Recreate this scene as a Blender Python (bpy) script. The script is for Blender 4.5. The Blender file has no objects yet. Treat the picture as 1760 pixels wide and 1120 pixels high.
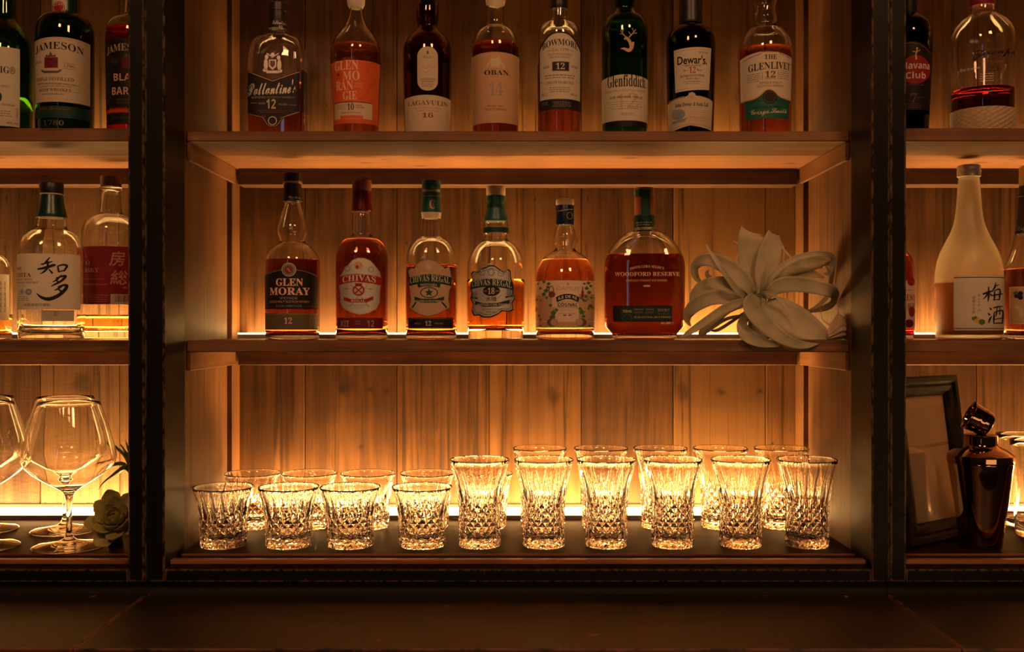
import bpy, bmesh, math, random
from mathutils import Vector, Matrix
random.seed(7)
SC = bpy.context.scene
COL = SC.collection
PI = math.pi

# ------------------------------------------------------------------ camera
F, CX, CY, ZC = 1750.0, 887.0, 563.0, 1.25       # focal length (px), vanishing point, eye height
cam = bpy.data.cameras.new('camera')
cam.sensor_width = 36.0
cam.lens = F / 1760.0 * 36.0
cam.shift_x = -(CX - 880.0) / 1760.0
cam.shift_y = (CY - 560.0) / 1760.0
cam.clip_start = 0.02
camo = bpy.data.objects.new('camera', cam)
COL.objects.link(camo)
camo.location = (0, 0, ZC)
camo.rotation_euler = (PI / 2, 0, 0)
SC.camera = camo

# ------------------------------------------------------------------ world, lamps, exposure
W = bpy.data.worlds.new('world')
SC.world = W
W.use_nodes = True
bg = W.node_tree.nodes['Background']
bg.inputs[0].default_value = (1.0, 0.62, 0.35, 1)
bg.inputs[1].default_value = 0.012

def lamp(name, kind, loc, energy, color, size=0.1, target=None, **kw):
    l = bpy.data.lights.new(name, kind)
    l.energy = energy
    l.color = color
    if kind == 'AREA':
        l.size = size
        for k, v in kw.items():
            setattr(l, k, v)
    else:
        l.shadow_soft_size = size
        for k, v in kw.items():
            setattr(l, k, v)
    o = bpy.data.objects.new(name, l)
    COL.objects.link(o)
    o.location = loc
    if target is not None:
        o.rotation_euler = (Vector(target) - Vector(loc)).to_track_quat('-Z', 'Y').to_euler()
    return o

WARM = (1.0, 0.45, 0.19)
lamp('ceiling_lamp', 'AREA', (-0.55, -0.55, 2.55), 12.5, WARM, 0.30, (0, 1.4, 1.25))
lamp('ceiling_lamp', 'AREA', (0.75, -0.35, 2.55), 12.5, WARM, 0.30, (0, 1.4, 1.25))
lamp('far_window', 'AREA', (-0.95, -2.2, 1.75), 0.6, (0.45, 0.6, 1.0), 0.10, (0, 1.4, 1.3), shape='RECTANGLE', size_y=1.1)
lamp('shaker_highlight_fill', 'AREA', (1.03, -0.90, 0.60), 4.5, (1.0, 0.58, 0.26), 1.46, (0.80, 1.4, 1.0), shape='RECTANGLE', size_y=0.55)  # unseen area light, added to put a highlight on the shaker

LED_STRENGTH = {'top': 14.0, 'middle': 37.0, 'bottom': 70.0}
LED_COLOR = (1.0, 0.52, 0.155)

vs = SC.view_settings
vs.view_transform = 'Standard'
vs.look = 'None'
vs.exposure = 0.0
vs.gamma = 1.0
vs.use_curve_mapping = False
cy = SC.cycles
cy.use_denoising = True
cy.max_bounces = 24
cy.transmission_bounces = 20
cy.glossy_bounces = 8
cy.diffuse_bounces = 5
cy.transparent_max_bounces = 16
cy.sample_clamp_indirect = 8.0
cy.blur_glossy = 0.3

def PX(px, d): return (px - CX) * d / F
def PZ(py, d): return ZC - (py - CY) * d / F

# ------------------------------------------------------------------ materials
MATS = {}

def new_mat(name):
    m = bpy.data.materials.new(name)
    m.use_nodes = True
    nt = m.node_tree
    b = nt.nodes['Principled BSDF']
    MATS[name] = m
    return m, nt, b

def simple(name, col, rough=0.5, metal=0.0, spec=0.5, noise=0.0, nscale=60.0, coat=0.0, bump=0.0):
    if name in MATS: return MATS[name]
    m, nt, b = new_mat(name)
    b.inputs['Base Color'].default_value = (*col, 1)
    b.inputs['Roughness'].default_value = rough
    b.inputs['Metallic'].default_value = metal
    b.inputs['Specular IOR Level'].default_value = spec
    if coat: b.inputs['Coat Weight'].default_value = coat
    if noise or bump:
        tc = nt.nodes.new('ShaderNodeTexCoord')
        n = nt.nodes.new('ShaderNodeTexNoise')
        n.inputs['Scale'].default_value = nscale
        n.inputs['Detail'].default_value = 4
        nt.links.new(tc.outputs['Object'], n.inputs['Vector'])
        if noise:
            mr = nt.nodes.new('ShaderNodeMapRange')
            mr.inputs['To Min'].default_value = 1 - noise
            mr.inputs['To Max'].default_value = 1 + noise
            nt.links.new(n.outputs['Fac'], mr.inputs['Value'])
            mx = nt.nodes.new('ShaderNodeMix'); mx.data_type = 'RGBA'; mx.blend_type = 'MULTIPLY'
            mx.inputs['Factor'].default_value = 1
            mx.inputs[6].default_value = (*col, 1)
            nt.links.new(mr.outputs['Result'], mx.inputs[7])
            nt.links.new(mx.outputs[2], b.inputs['Base Color'])
        if bump:
            bp = nt.nodes.new('ShaderNodeBump')
            bp.inputs['Strength'].default_value = bump
            bp.inputs['Distance'].default_value = 0.002
            nt.links.new(n.outputs['Fac'], bp.inputs['Height'])
            nt.links.new(bp.outputs['Normal'], b.inputs['Normal'])
    return m

def glass(name, col=(1, 1, 1), rough=0.0, ior=1.48):
    if name in MATS: return MATS[name]
    m, nt, b = new_mat(name)
    b.inputs['Base Color'].default_value = (*col, 1)
    b.inputs['Roughness'].default_value = rough
    b.inputs['IOR'].default_value = ior
    b.inputs['Transmission Weight'].default_value = 1.0
    return m

def emit(name, col, s):
    m = bpy.data.materials.new(name)
    m.use_nodes = True
    nt = m.node_tree
    nt.nodes.remove(nt.nodes['Principled BSDF'])
    e = nt.nodes.new('ShaderNodeEmission')
    e.inputs[0].default_value = (*col, 1)
    e.inputs[1].default_value = s
    nt.links.new(e.outputs[0], nt.nodes['Material Output'].inputs[0])
    MATS[name] = m
    return m

def wood(name, axis, dark, mid, light, plank=0.0, plank_axis=0, off=0.0, streak=0.8, rough=0.55, bump=0.25, knots=0.6, spread=0.35, kscale=1.0, knot_at=()):
    """grain along axis (0 x, 1 y, 2 z); planks counted across plank_axis"""
    dark, mid, light = [tuple(v * 0.31 for v in c) for c in (dark, mid, light)]
    m, nt, b = new_mat(name)
    N, Lk = nt.nodes, nt.links
    tc = N.new('ShaderNodeTexCoord')
    sep = N.new('ShaderNodeSeparateXYZ')
    Lk.new(tc.outputs['Object'], sep.inputs[0])
    if plank:
        ma = N.new('ShaderNodeMath'); ma.operation = 'MULTIPLY_ADD'
        ma.inputs[1].default_value = 1.0 / plank
        ma.inputs[2].default_value = off
        Lk.new(sep.outputs[plank_axis], ma.inputs[0])
        fl = N.new('ShaderNodeMath'); fl.operation = 'FLOOR'
        Lk.new(ma.outputs[0], fl.inputs[0])
        wn = N.new('ShaderNodeTexWhiteNoise'); wn.noise_dimensions = '1D'
        Lk.new(fl.outputs[0], wn.inputs['W'])
        wm = N.new('ShaderNodeMath'); wm.operation = 'MULTIPLY'; wm.inputs[1].default_value = 37.0
        Lk.new(wn.outputs['Value'], wm.inputs[0])
        pid, tone = wm.outputs[0], wn.outputs['Value']
    else:
        pid = tone = None

    def tex(across, along, detail, distort=0.0):
        mp = N.new('ShaderNodeMapping')
        s = [across] * 3; s[axis] = along
        mp.inputs['Scale'].default_value = s
        Lk.new(tc.outputs['Object'], mp.inputs['Vector'])
        n = N.new('ShaderNodeTexNoise'); n.noise_dimensions = '4D'
        n.inputs['Scale'].default_value = 1
        n.inputs['Detail'].default_value = detail
        n.inputs['Distortion'].default_value = distort
        Lk.new(mp.outputs[0], n.inputs['Vector'])
        if pid is not None: Lk.new(pid, n.inputs['W'])
        return n.outputs['Fac']
    broad = tex(34, 3.4, 4, 0.9)
    fine = tex(170, 5.0, 6, 0.5)
    saw = tex(70, 260, 2)
    mx = N.new('ShaderNodeMath'); mx.operation = 'MULTIPLY_ADD'
    mx.inputs[1].default_value = 0.62
    mx.inputs[2].default_value = 0.0
    Lk.new(broad, mx.inputs[0])
    m2 = N.new('ShaderNodeMath'); m2.operation = 'MULTIPLY_ADD'
    m2.inputs[1].default_value = 0.38
    Lk.new(fine, m2.inputs[0]); Lk.new(mx.outputs[0], m2.inputs[2])
    val = m2.outputs[0]
    if tone is not None:
        t = N.new('ShaderNodeMath'); t.operation = 'MULTIPLY_ADD'
        t.inputs[1].default_value = spread; t.inputs[2].default_value = -spread / 2
        Lk.new(tone, t.inputs[0])
        a = N.new('ShaderNodeMath'); a.operation = 'ADD'
        Lk.new(val, a.inputs[0]); Lk.new(t.outputs[0], a.inputs[1])
        val = a.outputs[0]
    ramp = N.new('ShaderNodeValToRGB')
    e = ramp.color_ramp.elements
    e[0].position = 0.30; e[0].color = (*dark, 1)
    e[1].position = 0.66; e[1].color = (*light, 1)
    k = e.new(0.47); k.color = (*mid, 1)
    Lk.new(val, ramp.inputs[0])
    colr = ramp.outputs[0]
    # thin dark pores and checks along the grain
    st = tex(130, 3.2, 7, 0.5)
    sr = N.new('ShaderNodeMapRange'); sr.interpolation_type = 'SMOOTHSTEP'
    sr.inputs['From Min'].default_value = 0.53; sr.inputs['From Max'].default_value = 0.68
    sr.inputs['To Min'].default_value = 0; sr.inputs['To Max'].default_value = streak
    Lk.new(st, sr.inputs['Value'])
    c2 = N.new('ShaderNodeMix'); c2.data_type = 'RGBA'
    Lk.new(sr.outputs[0], c2.inputs['Factor'])
    Lk.new(colr, c2.inputs[6])
    c2.inputs[7].default_value = (dark[0] * .35, dark[1] * .3, dark[2] * .25, 1)
    colr = c2.outputs[2]
    # worm holes and short dark flecks
    fk = tex(95, 26, 3, 0.3)
    fr_ = N.new('ShaderNodeMapRange'); fr_.interpolation_type = 'SMOOTHSTEP'
    fr_.inputs['From Min'].default_value = 0.665; fr_.inputs['From Max'].default_value = 0.74
    fr_.inputs['To Min'].default_value = 0; fr_.inputs['To Max'].default_value = 0.75
    Lk.new(fk, fr_.inputs['Value'])
    c4 = N.new('ShaderNodeMix'); c4.data_type = 'RGBA'
    Lk.new(fr_.outputs[0], c4.inputs['Factor']); Lk.new(colr, c4.inputs[6])
    c4.inputs[7].default_value = (dark[0] * .3, dark[1] * .25, dark[2] * .2, 1)
    colr = c4.outputs[2]
    # faint saw bands across the grain
    sb_ = tex(2.5, 14, 3, 0.3)
    sm_ = N.new('ShaderNodeMapRange')
    sm_.inputs['From Min'].default_value = 0.3; sm_.inputs['From Max'].default_value = 0.7
    sm_.inputs['To Min'].default_value = 0.72; sm_.inputs['To Max'].default_value = 1.18
    Lk.new(sb_, sm_.inputs['Value'])
    c5 = N.new('ShaderNodeMix'); c5.data_type = 'RGBA'; c5.blend_type = 'MULTIPLY'
    c5.inputs['Factor'].default_value = 1
    Lk.new(colr, c5.inputs[6]); Lk.new(sm_.outputs[0], c5.inputs[7])
    colr = c5.outputs[2]
    if knots:
        cmb = N.new('ShaderNodeCombineXYZ')
        for src, dst, sc_, of_ in ((plank_axis, 0, 4.4 * kscale, off * 3.1 + 0.37), (axis, 1, 2.6 * kscale, 0.13 + off)):
            mm = N.new('ShaderNodeMath'); mm.operation = 'MULTIPLY_ADD'
            mm.inputs[1].default_value = sc_; mm.inputs[2].default_value = of_
            Lk.new(sep.outputs[src], mm.inputs[0]); Lk.new(mm.outputs[0], cmb.inputs[dst])
        mp = cmb
        wob = N.new('ShaderNodeMix'); wob.data_type = 'RGBA'; wob.blend_type = 'ADD'
        wob.inputs['Factor'].default_value = 0.10
        n2 = N.new('ShaderNodeTexNoise'); n2.inputs['Scale'].default_value = 34
        Lk.new(tc.outputs['Object'], n2.inputs['Vector'])
        Lk.new(mp.outputs[0], wob.inputs[6]); Lk.new(n2.outputs['Color'], wob.inputs[7])
        vo = N.new('ShaderNodeTexVoronoi'); vo.voronoi_dimensions = '2D'
        vo.inputs['Scale'].default_value = 1.0
        Lk.new(wob.outputs[2], vo.inputs['Vector'])
        kr = N.new('ShaderNodeMapRange'); kr.interpolation_type = 'SMOOTHSTEP'
        kr.inputs['From Min'].default_value = 0.015; kr.inputs['From Max'].default_value = 0.085
        kr.inputs['To Min'].default_value = knots; kr.inputs['To Max'].default_value = 0
        Lk.new(vo.outputs['Distance'], kr.inputs['Value'])
        c3 = N.new('ShaderNodeMix'); c3.data_type = 'RGBA'
        Lk.new(kr.outputs[0], c3.inputs['Factor'])
        Lk.new(colr, c3.inputs[6])
        c3.inputs[7].default_value = (dark[0] * .3, dark[1] * .22, dark[2] * .2, 1)
        colr = c3.outputs[2]
    for ka, kl, kr_ in knot_at:          # single large knots: (across, along, radius)
        cb = N.new('ShaderNodeCombineXYZ')
        for src, dst, o0, sc_ in ((plank_axis, 0, ka, 1.0), (axis, 1, kl, 1.25)):
            sb2 = N.new('ShaderNodeMath'); sb2.operation = 'MULTIPLY_ADD'
            sb2.inputs[1].default_value = sc_; sb2.inputs[2].default_value = -o0 * sc_
            Lk.new(sep.outputs[src], sb2.inputs[0]); Lk.new(sb2.outputs[0], cb.inputs[dst])
        nn = N.new('ShaderNodeTexNoise'); nn.inputs['Scale'].default_value = 60; nn.inputs['Detail'].default_value = 4
        Lk.new(tc.outputs['Object'], nn.inputs['Vector'])
        ln = N.new('ShaderNodeVectorMath'); ln.operation = 'LENGTH'
        Lk.new(cb.outputs[0], ln.inputs[0])
        wb_ = N.new('ShaderNodeMath'); wb_.operation = 'MULTIPLY_ADD'
        wb_.inputs[1].default_value = kr_ * 2.2
        Lk.new(nn.outputs['Fac'], wb_.inputs[0]); Lk.new(ln.outputs['Value'], wb_.inputs[2])
        kk = N.new('ShaderNodeMapRange'); kk.interpolation_type = 'SMOOTHSTEP'
        kk.inputs['From Min'].default_value = kr_ * 0.9; kk.inputs['From Max'].default_value = kr_ * 2.3
        kk.inputs['To Min'].default_value = 0.85; kk.inputs['To Max'].default_value = 0
        Lk.new(wb_.outputs[0], kk.inputs['Value'])
        c6 = N.new('ShaderNodeMix'); c6.data_type = 'RGBA'
        Lk.new(kk.outputs[0], c6.inputs['Factor']); Lk.new(colr, c6.inputs[6])
        c6.inputs[7].default_value = (dark[0] * .28, dark[1] * .22, dark[2] * .2, 1)
        colr = c6.outputs[2]
    Lk.new(colr, b.inputs['Base Color'])
    b.inputs['Roughness'].default_value = rough
    b.inputs['Specular IOR Level'].default_value = 0.35
    bm_ = N.new('ShaderNodeMath'); bm_.operation = 'MULTIPLY_ADD'
    bm_.inputs[1].default_value = 0.35
    Lk.new(saw, bm_.inputs[0]); Lk.new(fine, bm_.inputs[2])
    bp = N.new('ShaderNodeBump')
    bp.inputs['Strength'].default_value = bump
    bp.inputs['Distance'].default_value = 0.0015
    Lk.new(bm_.outputs[0], bp.inputs['Height'])
    Lk.new(bp.outputs['Normal'], b.inputs['Normal'])
    return m

WD, WM, WL = (0.19, 0.074, 0.021), (0.35, 0.152, 0.047), (0.50, 0.245, 0.086)
M_panel = wood('planks_upright', 2, WD, WM, WL, plank=0.15, plank_axis=0, off=0.31, knot_at=((-.284, .245, .012), (-.240, .243, .009), (-.213, .240, .010), (.330, .241, .012), (.395, .240, .010), (-.255, .150, .008), (.232, .535, .008)))
M_panel_plain = wood('planks_upright_plain', 2, WD, WM, WL, plank=0.15, plank_axis=0, off=0.31)
M_panel_rough = wood('rough_sawn_planks', 2, (0.14, 0.06, 0.025), (0.30, 0.145, 0.062), (0.46, 0.25, 0.12), plank=0.13, plank_axis=0, off=0.7, bump=0.9)
M_side = wood('side_board', 2, WD, (0.38, 0.158, 0.059), WL, plank=0.0, knots=0.0, streak=0.6)
M_shelf = wood('shelf_board', 0, (0.26, 0.096, 0.034), (0.50, 0.198, 0.075), (0.70, 0.315, 0.13), plank=0.105, plank_axis=1, off=0.1, streak=0.4, knots=0.8, spread=0.5, kscale=1.9)
M_rail = wood('rail_board', 1, (0.26, 0.098, 0.035), (0.48, 0.20, 0.075), (0.66, 0.31, 0.13), knots=0.0, streak=0.3)
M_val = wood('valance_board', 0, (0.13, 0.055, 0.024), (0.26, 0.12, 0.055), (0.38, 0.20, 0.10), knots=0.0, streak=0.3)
M_base = wood('dark_base_board', 0, (0.022, 0.009, 0.005), (0.060, 0.024, 0.012), (0.11, 0.046, 0.023), plank=0.09, plank_axis=1, streak=0.3, rough=0.5, knots=0.0, bump=0.15)
M_base.node_tree.nodes['Principled BSDF'].inputs['Specular IOR Level'].default_value = 0.03
M_nose = wood('reddish_edge_strip', 0, (0.32, 0.12, 0.05), (0.72, 0.29, 0.12), (1.0, 0.48, 0.21), streak=0.3, rough=0.35, knots=0.0, bump=0.1)
M_framewood = wood('walnut_moulding', 0, (0.020, 0.011, 0.007), (0.058, 0.032, 0.017), (0.11, 0.061, 0.033), rough=0.6, knots=0.0, bump=0.2)
M_framewood.node_tree.nodes['Principled BSDF'].inputs['Specular IOR Level'].default_value = 0.15

def steel():
    m, nt, b = new_mat('worn_black_steel')
    N, Lk = nt.nodes, nt.links
    tc = N.new('ShaderNodeTexCoord')
    bv = N.new('ShaderNodeBevel'); bv.inputs['Radius'].default_value = 0.004; bv.samples = 4
    ge = N.new('ShaderNodeNewGeometry')
    dt = N.new('ShaderNodeVectorMath'); dt.operation = 'DOT_PRODUCT'
    Lk.new(bv.outputs[0], dt.inputs[0]); Lk.new(ge.outputs['True Normal'], dt.inputs[1])
    ed = N.new('ShaderNodeMapRange')
    ed.inputs['From Min'].default_value = 0.998; ed.inputs['From Max'].default_value = 0.90
    ed.inputs['To Min'].default_value = 0; ed.inputs['To Max'].default_value = 0.24
    Lk.new(dt.outputs['Value'], ed.inputs['Value'])
    n = N.new('ShaderNodeTexNoise'); n.inputs['Scale'].default_value = 130; n.inputs['Detail'].default_value = 7
    n.inputs['Roughness'].default_value = 0.7
    mp = N.new('ShaderNodeMapping'); mp.inputs['Scale'].default_value = (1, 1, 0.45)
    Lk.new(tc.outputs['Object'], mp.inputs[0]); Lk.new(mp.outputs[0], n.inputs['Vector'])
    ad = N.new('ShaderNodeMath'); ad.operation = 'ADD'
    Lk.new(ed.outputs[0], ad.inputs[0]); Lk.new(n.outputs['Fac'], ad.inputs[1])
    th = N.new('ShaderNodeMapRange'); th.interpolation_type = 'SMOOTHSTEP'
    th.inputs['From Min'].default_value = 0.66; th.inputs['From Max'].default_value = 0.74
    Lk.new(ad.outputs[0], th.inputs['Value'])
    mx = N.new('ShaderNodeMix'); mx.data_type = 'RGBA'
    Lk.new(th.outputs[0], mx.inputs['Factor'])
    mx.inputs[6].default_value = (0.006, 0.0055, 0.0045, 1)
    mx.inputs[7].default_value = (0.20, 0.125, 0.065, 1)
    Lk.new(mx.outputs[2], b.inputs['Base Color'])
    b.inputs['Roughness'].default_value = 0.42
    b.inputs['Specular IOR Level'].default_value = 0.13
    bp = N.new('ShaderNodeBump'); bp.inputs['Strength'].default_value = 0.10; bp.inputs['Distance'].default_value = 0.001
    n3 = N.new('ShaderNodeTexNoise'); n3.inputs['Scale'].default_value = 260
    Lk.new(tc.outputs['Object'], n3.inputs['Vector'])
    Lk.new(n3.outputs['Fac'], bp.inputs['Height']); Lk.new(bp.outputs[0], b.inputs['Normal'])
    return m
M_steel = steel()

def counter_mat():
    m, nt, b = new_mat('rusted_dark_steel_sheet')
    N, Lk = nt.nodes, nt.links
    tc = N.new('ShaderNodeTexCoord')
    n = N.new('ShaderNodeTexNoise'); n.inputs['Scale'].default_value = 26; n.inputs['Detail'].default_value = 9
    n.inputs['Roughness'].default_value = 0.68; n.inputs['Distortion'].default_value = 0.6
    Lk.new(tc.outputs['Object'], n.inputs['Vector'])
    bv = N.new('ShaderNodeBevel'); bv.inputs['Radius'].default_value = 0.006; bv.samples = 4
    ge = N.new('ShaderNodeNewGeometry')
    dt = N.new('ShaderNodeVectorMath'); dt.operation = 'DOT_PRODUCT'
    Lk.new(bv.outputs[0], dt.inputs[0]); Lk.new(ge.outputs['True Normal'], dt.inputs[1])
    ed = N.new('ShaderNodeMapRange')
    ed.inputs['From Min'].default_value = 0.998; ed.inputs['From Max'].default_value = 0.90
    ed.inputs['To Min'].default_value = 0; ed.inputs['To Max'].default_value = 0.22
    Lk.new(dt.outputs['Value'], ed.inputs['Value'])
    ad = N.new('ShaderNodeMath'); ad.operation = 'ADD'
    Lk.new(ed.outputs[0], ad.inputs[0]); Lk.new(n.outputs['Fac'], ad.inputs[1])
    th = N.new('ShaderNodeMapRange'); th.interpolation_type = 'SMOOTHSTEP'
    th.inputs['From Min'].default_value = 0.63; th.inputs['From Max'].default_value = 0.70
    Lk.new(ad.outputs[0], th.inputs['Value'])
    n2 = N.new('ShaderNodeTexNoise'); n2.inputs['Scale'].default_value = 5; n2.inputs['Detail'].default_value = 4
    Lk.new(tc.outputs['Object'], n2.inputs['Vector'])
    r2 = N.new('ShaderNodeValToRGB')
    r2.color_ramp.elements[0].color = (0.009, 0.0055, 0.004, 1); r2.color_ramp.elements[0].position = 0.35
    r2.color_ramp.elements[1].color = (0.025, 0.011, 0.007, 1); r2.color_ramp.elements[1].position = 0.7
    Lk.new(n2.outputs['Fac'], r2.inputs[0])
    mx = N.new('ShaderNodeMix'); mx.data_type = 'RGBA'
    Lk.new(th.outputs[0], mx.inputs['Factor'])
    Lk.new(r2.outputs[0], mx.inputs[6])
    mx.inputs[7].default_value = (0.21, 0.075, 0.035, 1)
    Lk.new(mx.outputs[2], b.inputs['Base Color'])
    b.inputs['Roughness'].default_value = 0.5
    bp = N.new('ShaderNodeBump'); bp.inputs['Strength'].default_value = 0.3; bp.inputs['Distance'].default_value = 0.001
    Lk.new(n.outputs['Fac'], bp.inputs['Height']); Lk.new(bp.outputs[0], b.inputs['Normal'])
    return m
M_counter = counter_mat()

M_led = {k: emit('warm_led_diffuser_' + k, LED_COLOR, v) for k, v in LED_STRENGTH.items()}
M_alu = simple('grey_aluminium', (0.30, 0.27, 0.24), 0.5, 0.4, noise=0.1)
M_black = simple('matt_black_paint', (0.012, 0.011, 0.010), 0.6, noise=0.3)
G_clear = glass('clear_glass', (0.985, 0.985, 0.97))
G_crystal = glass('cut_crystal', (1, 1, 1), ior=1.50)
G_green = glass('green_glass', (0.13, 0.42, 0.12))
G_dkgreen = glass('dark_green_glass', (0.085, 0.24, 0.055))
G_brown = glass('brown_glass', (0.34, 0.16, 0.06))
G_dark = glass('dark_brown_glass', (0.09, 0.018, 0.012))
G_frost = glass('frosted_glass', (0.95, 0.90, 0.78), rough=0.42)
def liq(name, col): return glass(name, col, 0.0, 1.36)
Q_amber = liq('amber_whisky', (0.62, 0.20, 0.04))
Q_gold = liq('golden_whisky', (0.92, 0.50, 0.12))
Q_orange = liq('orange_whisky', (0.56, 0.165, 0.05))
Q_red = liq('reddish_whisky', (0.31, 0.062, 0.015))
Q_rose = liq('rosy_whisky', (0.50, 0.135, 0.055))
Q_dkred = liq('deep_red_rum', (0.09, 0.005, 0.005))
Q_brown = liq('dark_spirit', (0.20, 0.05, 0.02))
Q_plum = simple('cloudy_plum_liqueur', (0.48, 0.16, 0.055), 0.4)
Q_cherry = liq('red_liqueur', (0.55, 0.02, 0.02))

INK = dict(
    black=(0.012, 0.011, 0.012), ink=(0.017, 0.013, 0.014), white=(0.80, 0.76, 0.68), cream=(0.72, 0.62, 0.46),
    paper=(0.76, 0.70, 0.58), tan=(0.50, 0.34, 0.20), gold=(0.45, 0.30, 0.12), brown=(0.16, 0.08, 0.04),
    red=(0.29, 0.018, 0.016), maroon=(0.14, 0.012, 0.015), orange=(0.78, 0.15, 0.045), dkorange=(0.60, 0.10, 0.035),
    green=(0.03, 0.20, 0.11), dkgreen=(0.007, 0.042, 0.030), leaf=(0.06, 0.17, 0.045), teal=(0.005, 0.075, 0.075),
    navy=(0.010, 0.022, 0.075), grey=(0.28, 0.27, 0.25), silver=(0.55, 0.53, 0.48), bluegrey=(0.22, 0.26, 0.28),
    pink=(0.80, 0.50, 0.38), olive=(0.13, 0.105, 0.055), peach=(0.66, 0.44, 0.27), faint=(0.50, 0.46, 0.38),
    ochre=(0.60, 0.33, 0.07), dim=(0.10, 0.085, 0.07), wine=(0.20, 0.015, 0.03), beige=(0.56, 0.46, 0.31),
    jade=(0.014, 0.105, 0.078), cork=(0.55, 0.38, 0.22), redbrown=(0.20, 0.055, 0.03), blueberry=(0.02, 0.025, 0.05))
def ink(n):
    k = 'print_' + n
    if k in MATS: return MATS[k]
    met = 0.5 if n in ('gold', 'silver') else 0.0
    m = simple(k, INK[n], 0.5, met, spec=0.2, noise=0.06, nscale=220)
    if n in ('paper', 'cream', 'peach', 'white', 'orange', 'wine'):      # thin paper lets some light through
        nt = m.node_tree
        tr = nt.nodes.new('ShaderNodeBsdfTranslucent'); tr.inputs[0].default_value = (*INK[n], 1)
        mx = nt.nodes.new('ShaderNodeMixShader'); mx.inputs[0].default_value = 0.28
        out = nt.nodes['Material Output']
        nt.links.new(nt.nodes['Principled BSDF'].outputs[0], mx.inputs[1]); nt.links.new(tr.outputs[0], mx.inputs[2])
        nt.links.new(mx.outputs[0], out.inputs[0])
    return m
def foil(n, rough=0.3, metal=0.5):
    k = 'foil_' + n
    if k in MATS: return MATS[k]
    return simple(k, INK[n], rough, metal, noise=0.15, nscale=90)

# ------------------------------------------------------------------ object helpers
def link(name, me, parent=None):
    o = bpy.data.objects.new(name, me)
    COL.objects.link(o)
    if parent is not None: o.parent = parent
    return o

def obj(name, bm, mats, parent=None, smooth=False):
    me = bpy.data.meshes.new(name)
    bmesh.ops.recalc_face_normals(bm, faces=bm.faces)
    bm.to_mesh(me)
    bm.free()
    for m in (mats if isinstance(mats, (list, tuple)) else [mats]): me.materials.append(m)
    if smooth:
        for p in me.polygons: p.use_smooth = True
    return link(name, me, parent)

def thing(name, label, cat, loc=(0, 0, 0), rotz=0.0, group=None):
    o = bpy.data.objects.new(name, None)
    COL.objects.link(o)
    o.location = loc
    o.rotation_euler = (0, 0, rotz)
    o.empty_display_size = 0.02
    tag(o, label, cat, group)
    return o

def tag(o, label, cat, group=None):
    o['label'] = label
    o['category'] = cat
    if group: o['group'] = group
    return o

def copy_tree(o, parent=None):
    c = o.copy()
    COL.objects.link(c)
    if parent is not None: c.parent = parent
    for ch in list(o.children): copy_tree(ch, c)
    return c

def box(bm, x0, y0, z0, x1, y1, z1, bev=0.0, mi=0):
    vs_ = [bm.verts.new(p) for p in ((x0, y0, z0), (x1, y0, z0), (x1, y1, z0), (x0, y1, z0), (x0, y0, z1), (x1, y0, z1), (x1, y1, z1), (x0, y1, z1))]
    fs = [bm.faces.new([vs_[i] for i in f]) for f in ((0, 3, 2, 1), (4, 5, 6, 7), (0, 1, 5, 4), (1, 2, 6, 5), (2, 3, 7, 6), (3, 0, 4, 7))]
    for f in fs: f.material_index = mi
    if bev:
        es = list({e for f in fs for e in f.edges})
        r = bmesh.ops.bevel(bm, geom=es, offset=bev, segments=1, affect='EDGES')
        for f in r['faces']: f.material_index = mi
    return bm

def boxo(name, parent, mat, *a, bev=0.0):
    return obj(name, box(bmesh.new(), *a, bev=bev), mat, parent)

def smooth_prof(pts, k=4):
    """Catmull-Rom through (r, z) points; a doubled point keeps a hard corner"""
    out = []
    n = len(pts)
    for i in range(n - 1):
        p1, p2 = pts[i], pts[i + 1]
        if abs(p1[0] - p2[0]) < 1e-9 and abs(p1[1] - p2[1]) < 1e-9: continue
        p0 = pts[i - 1] if i > 0 else p1
        p3 = pts[i + 2] if i + 2 < n else p2
        for j in range(k):
            t = j / k
            q = []
            for c in (0, 1):
                m1 = (p2[c] - p0[c]) * 0.42
                m2 = (p3[c] - p1[c]) * 0.42
                # keep the slope tame on uneven spacing
                lim = 1.2 * abs(p2[c] - p1[c])
                m1 = max(-lim, min(lim, m1)); m2 = max(-lim, min(lim, m2))
                h = (2 * t**3 - 3 * t**2 + 1) * p1[c] + (t**3 - 2 * t**2 + t) * m1 + (-2 * t**3 + 3 * t**2) * p2[c] + (t**3 - t**2) * m2
                q.append(h)
            out.append(tuple(q))
    out.append(tuple(pts[-1]))
    return out

def lathe(bm, prof, seg=48, ring=None, mi=0, close=False):
    """prof: (r, z) list; ring(r, z) -> list of (x, y) for that height"""
    rows = []
    for r, z in prof:
        if r < 1e-6:
            rows.append([bm.verts.new((0, 0, z))])
        elif ring:
            rows.append([bm.verts.new((x, y, z)) for x, y in ring(r, z)])
        else:
            rows.append([bm.verts.new((r * math.cos(2 * PI * i / seg), r * math.sin(2 * PI * i / seg), z)) for i in range(seg)])
    pairs = list(zip(rows[:-1], rows[1:]))
    if close: pairs.append((rows[-1], rows[0]))
    for a, b in pairs:
        if len(a) == 1 and len(b) == 1: continue
        n = max(len(a), len(b))
        for i in range(n):
            j = (i + 1) % n
            if len(a) == 1: f = (a[0], b[j], b[i])
            elif len(b) == 1: f = (a[i], a[j], b[0])
            else: f = (a[i], a[j], b[j], b[i])
            try:
                bm.faces.new(f).material_index = mi
            except ValueError:
                pass
    return bm

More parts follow.
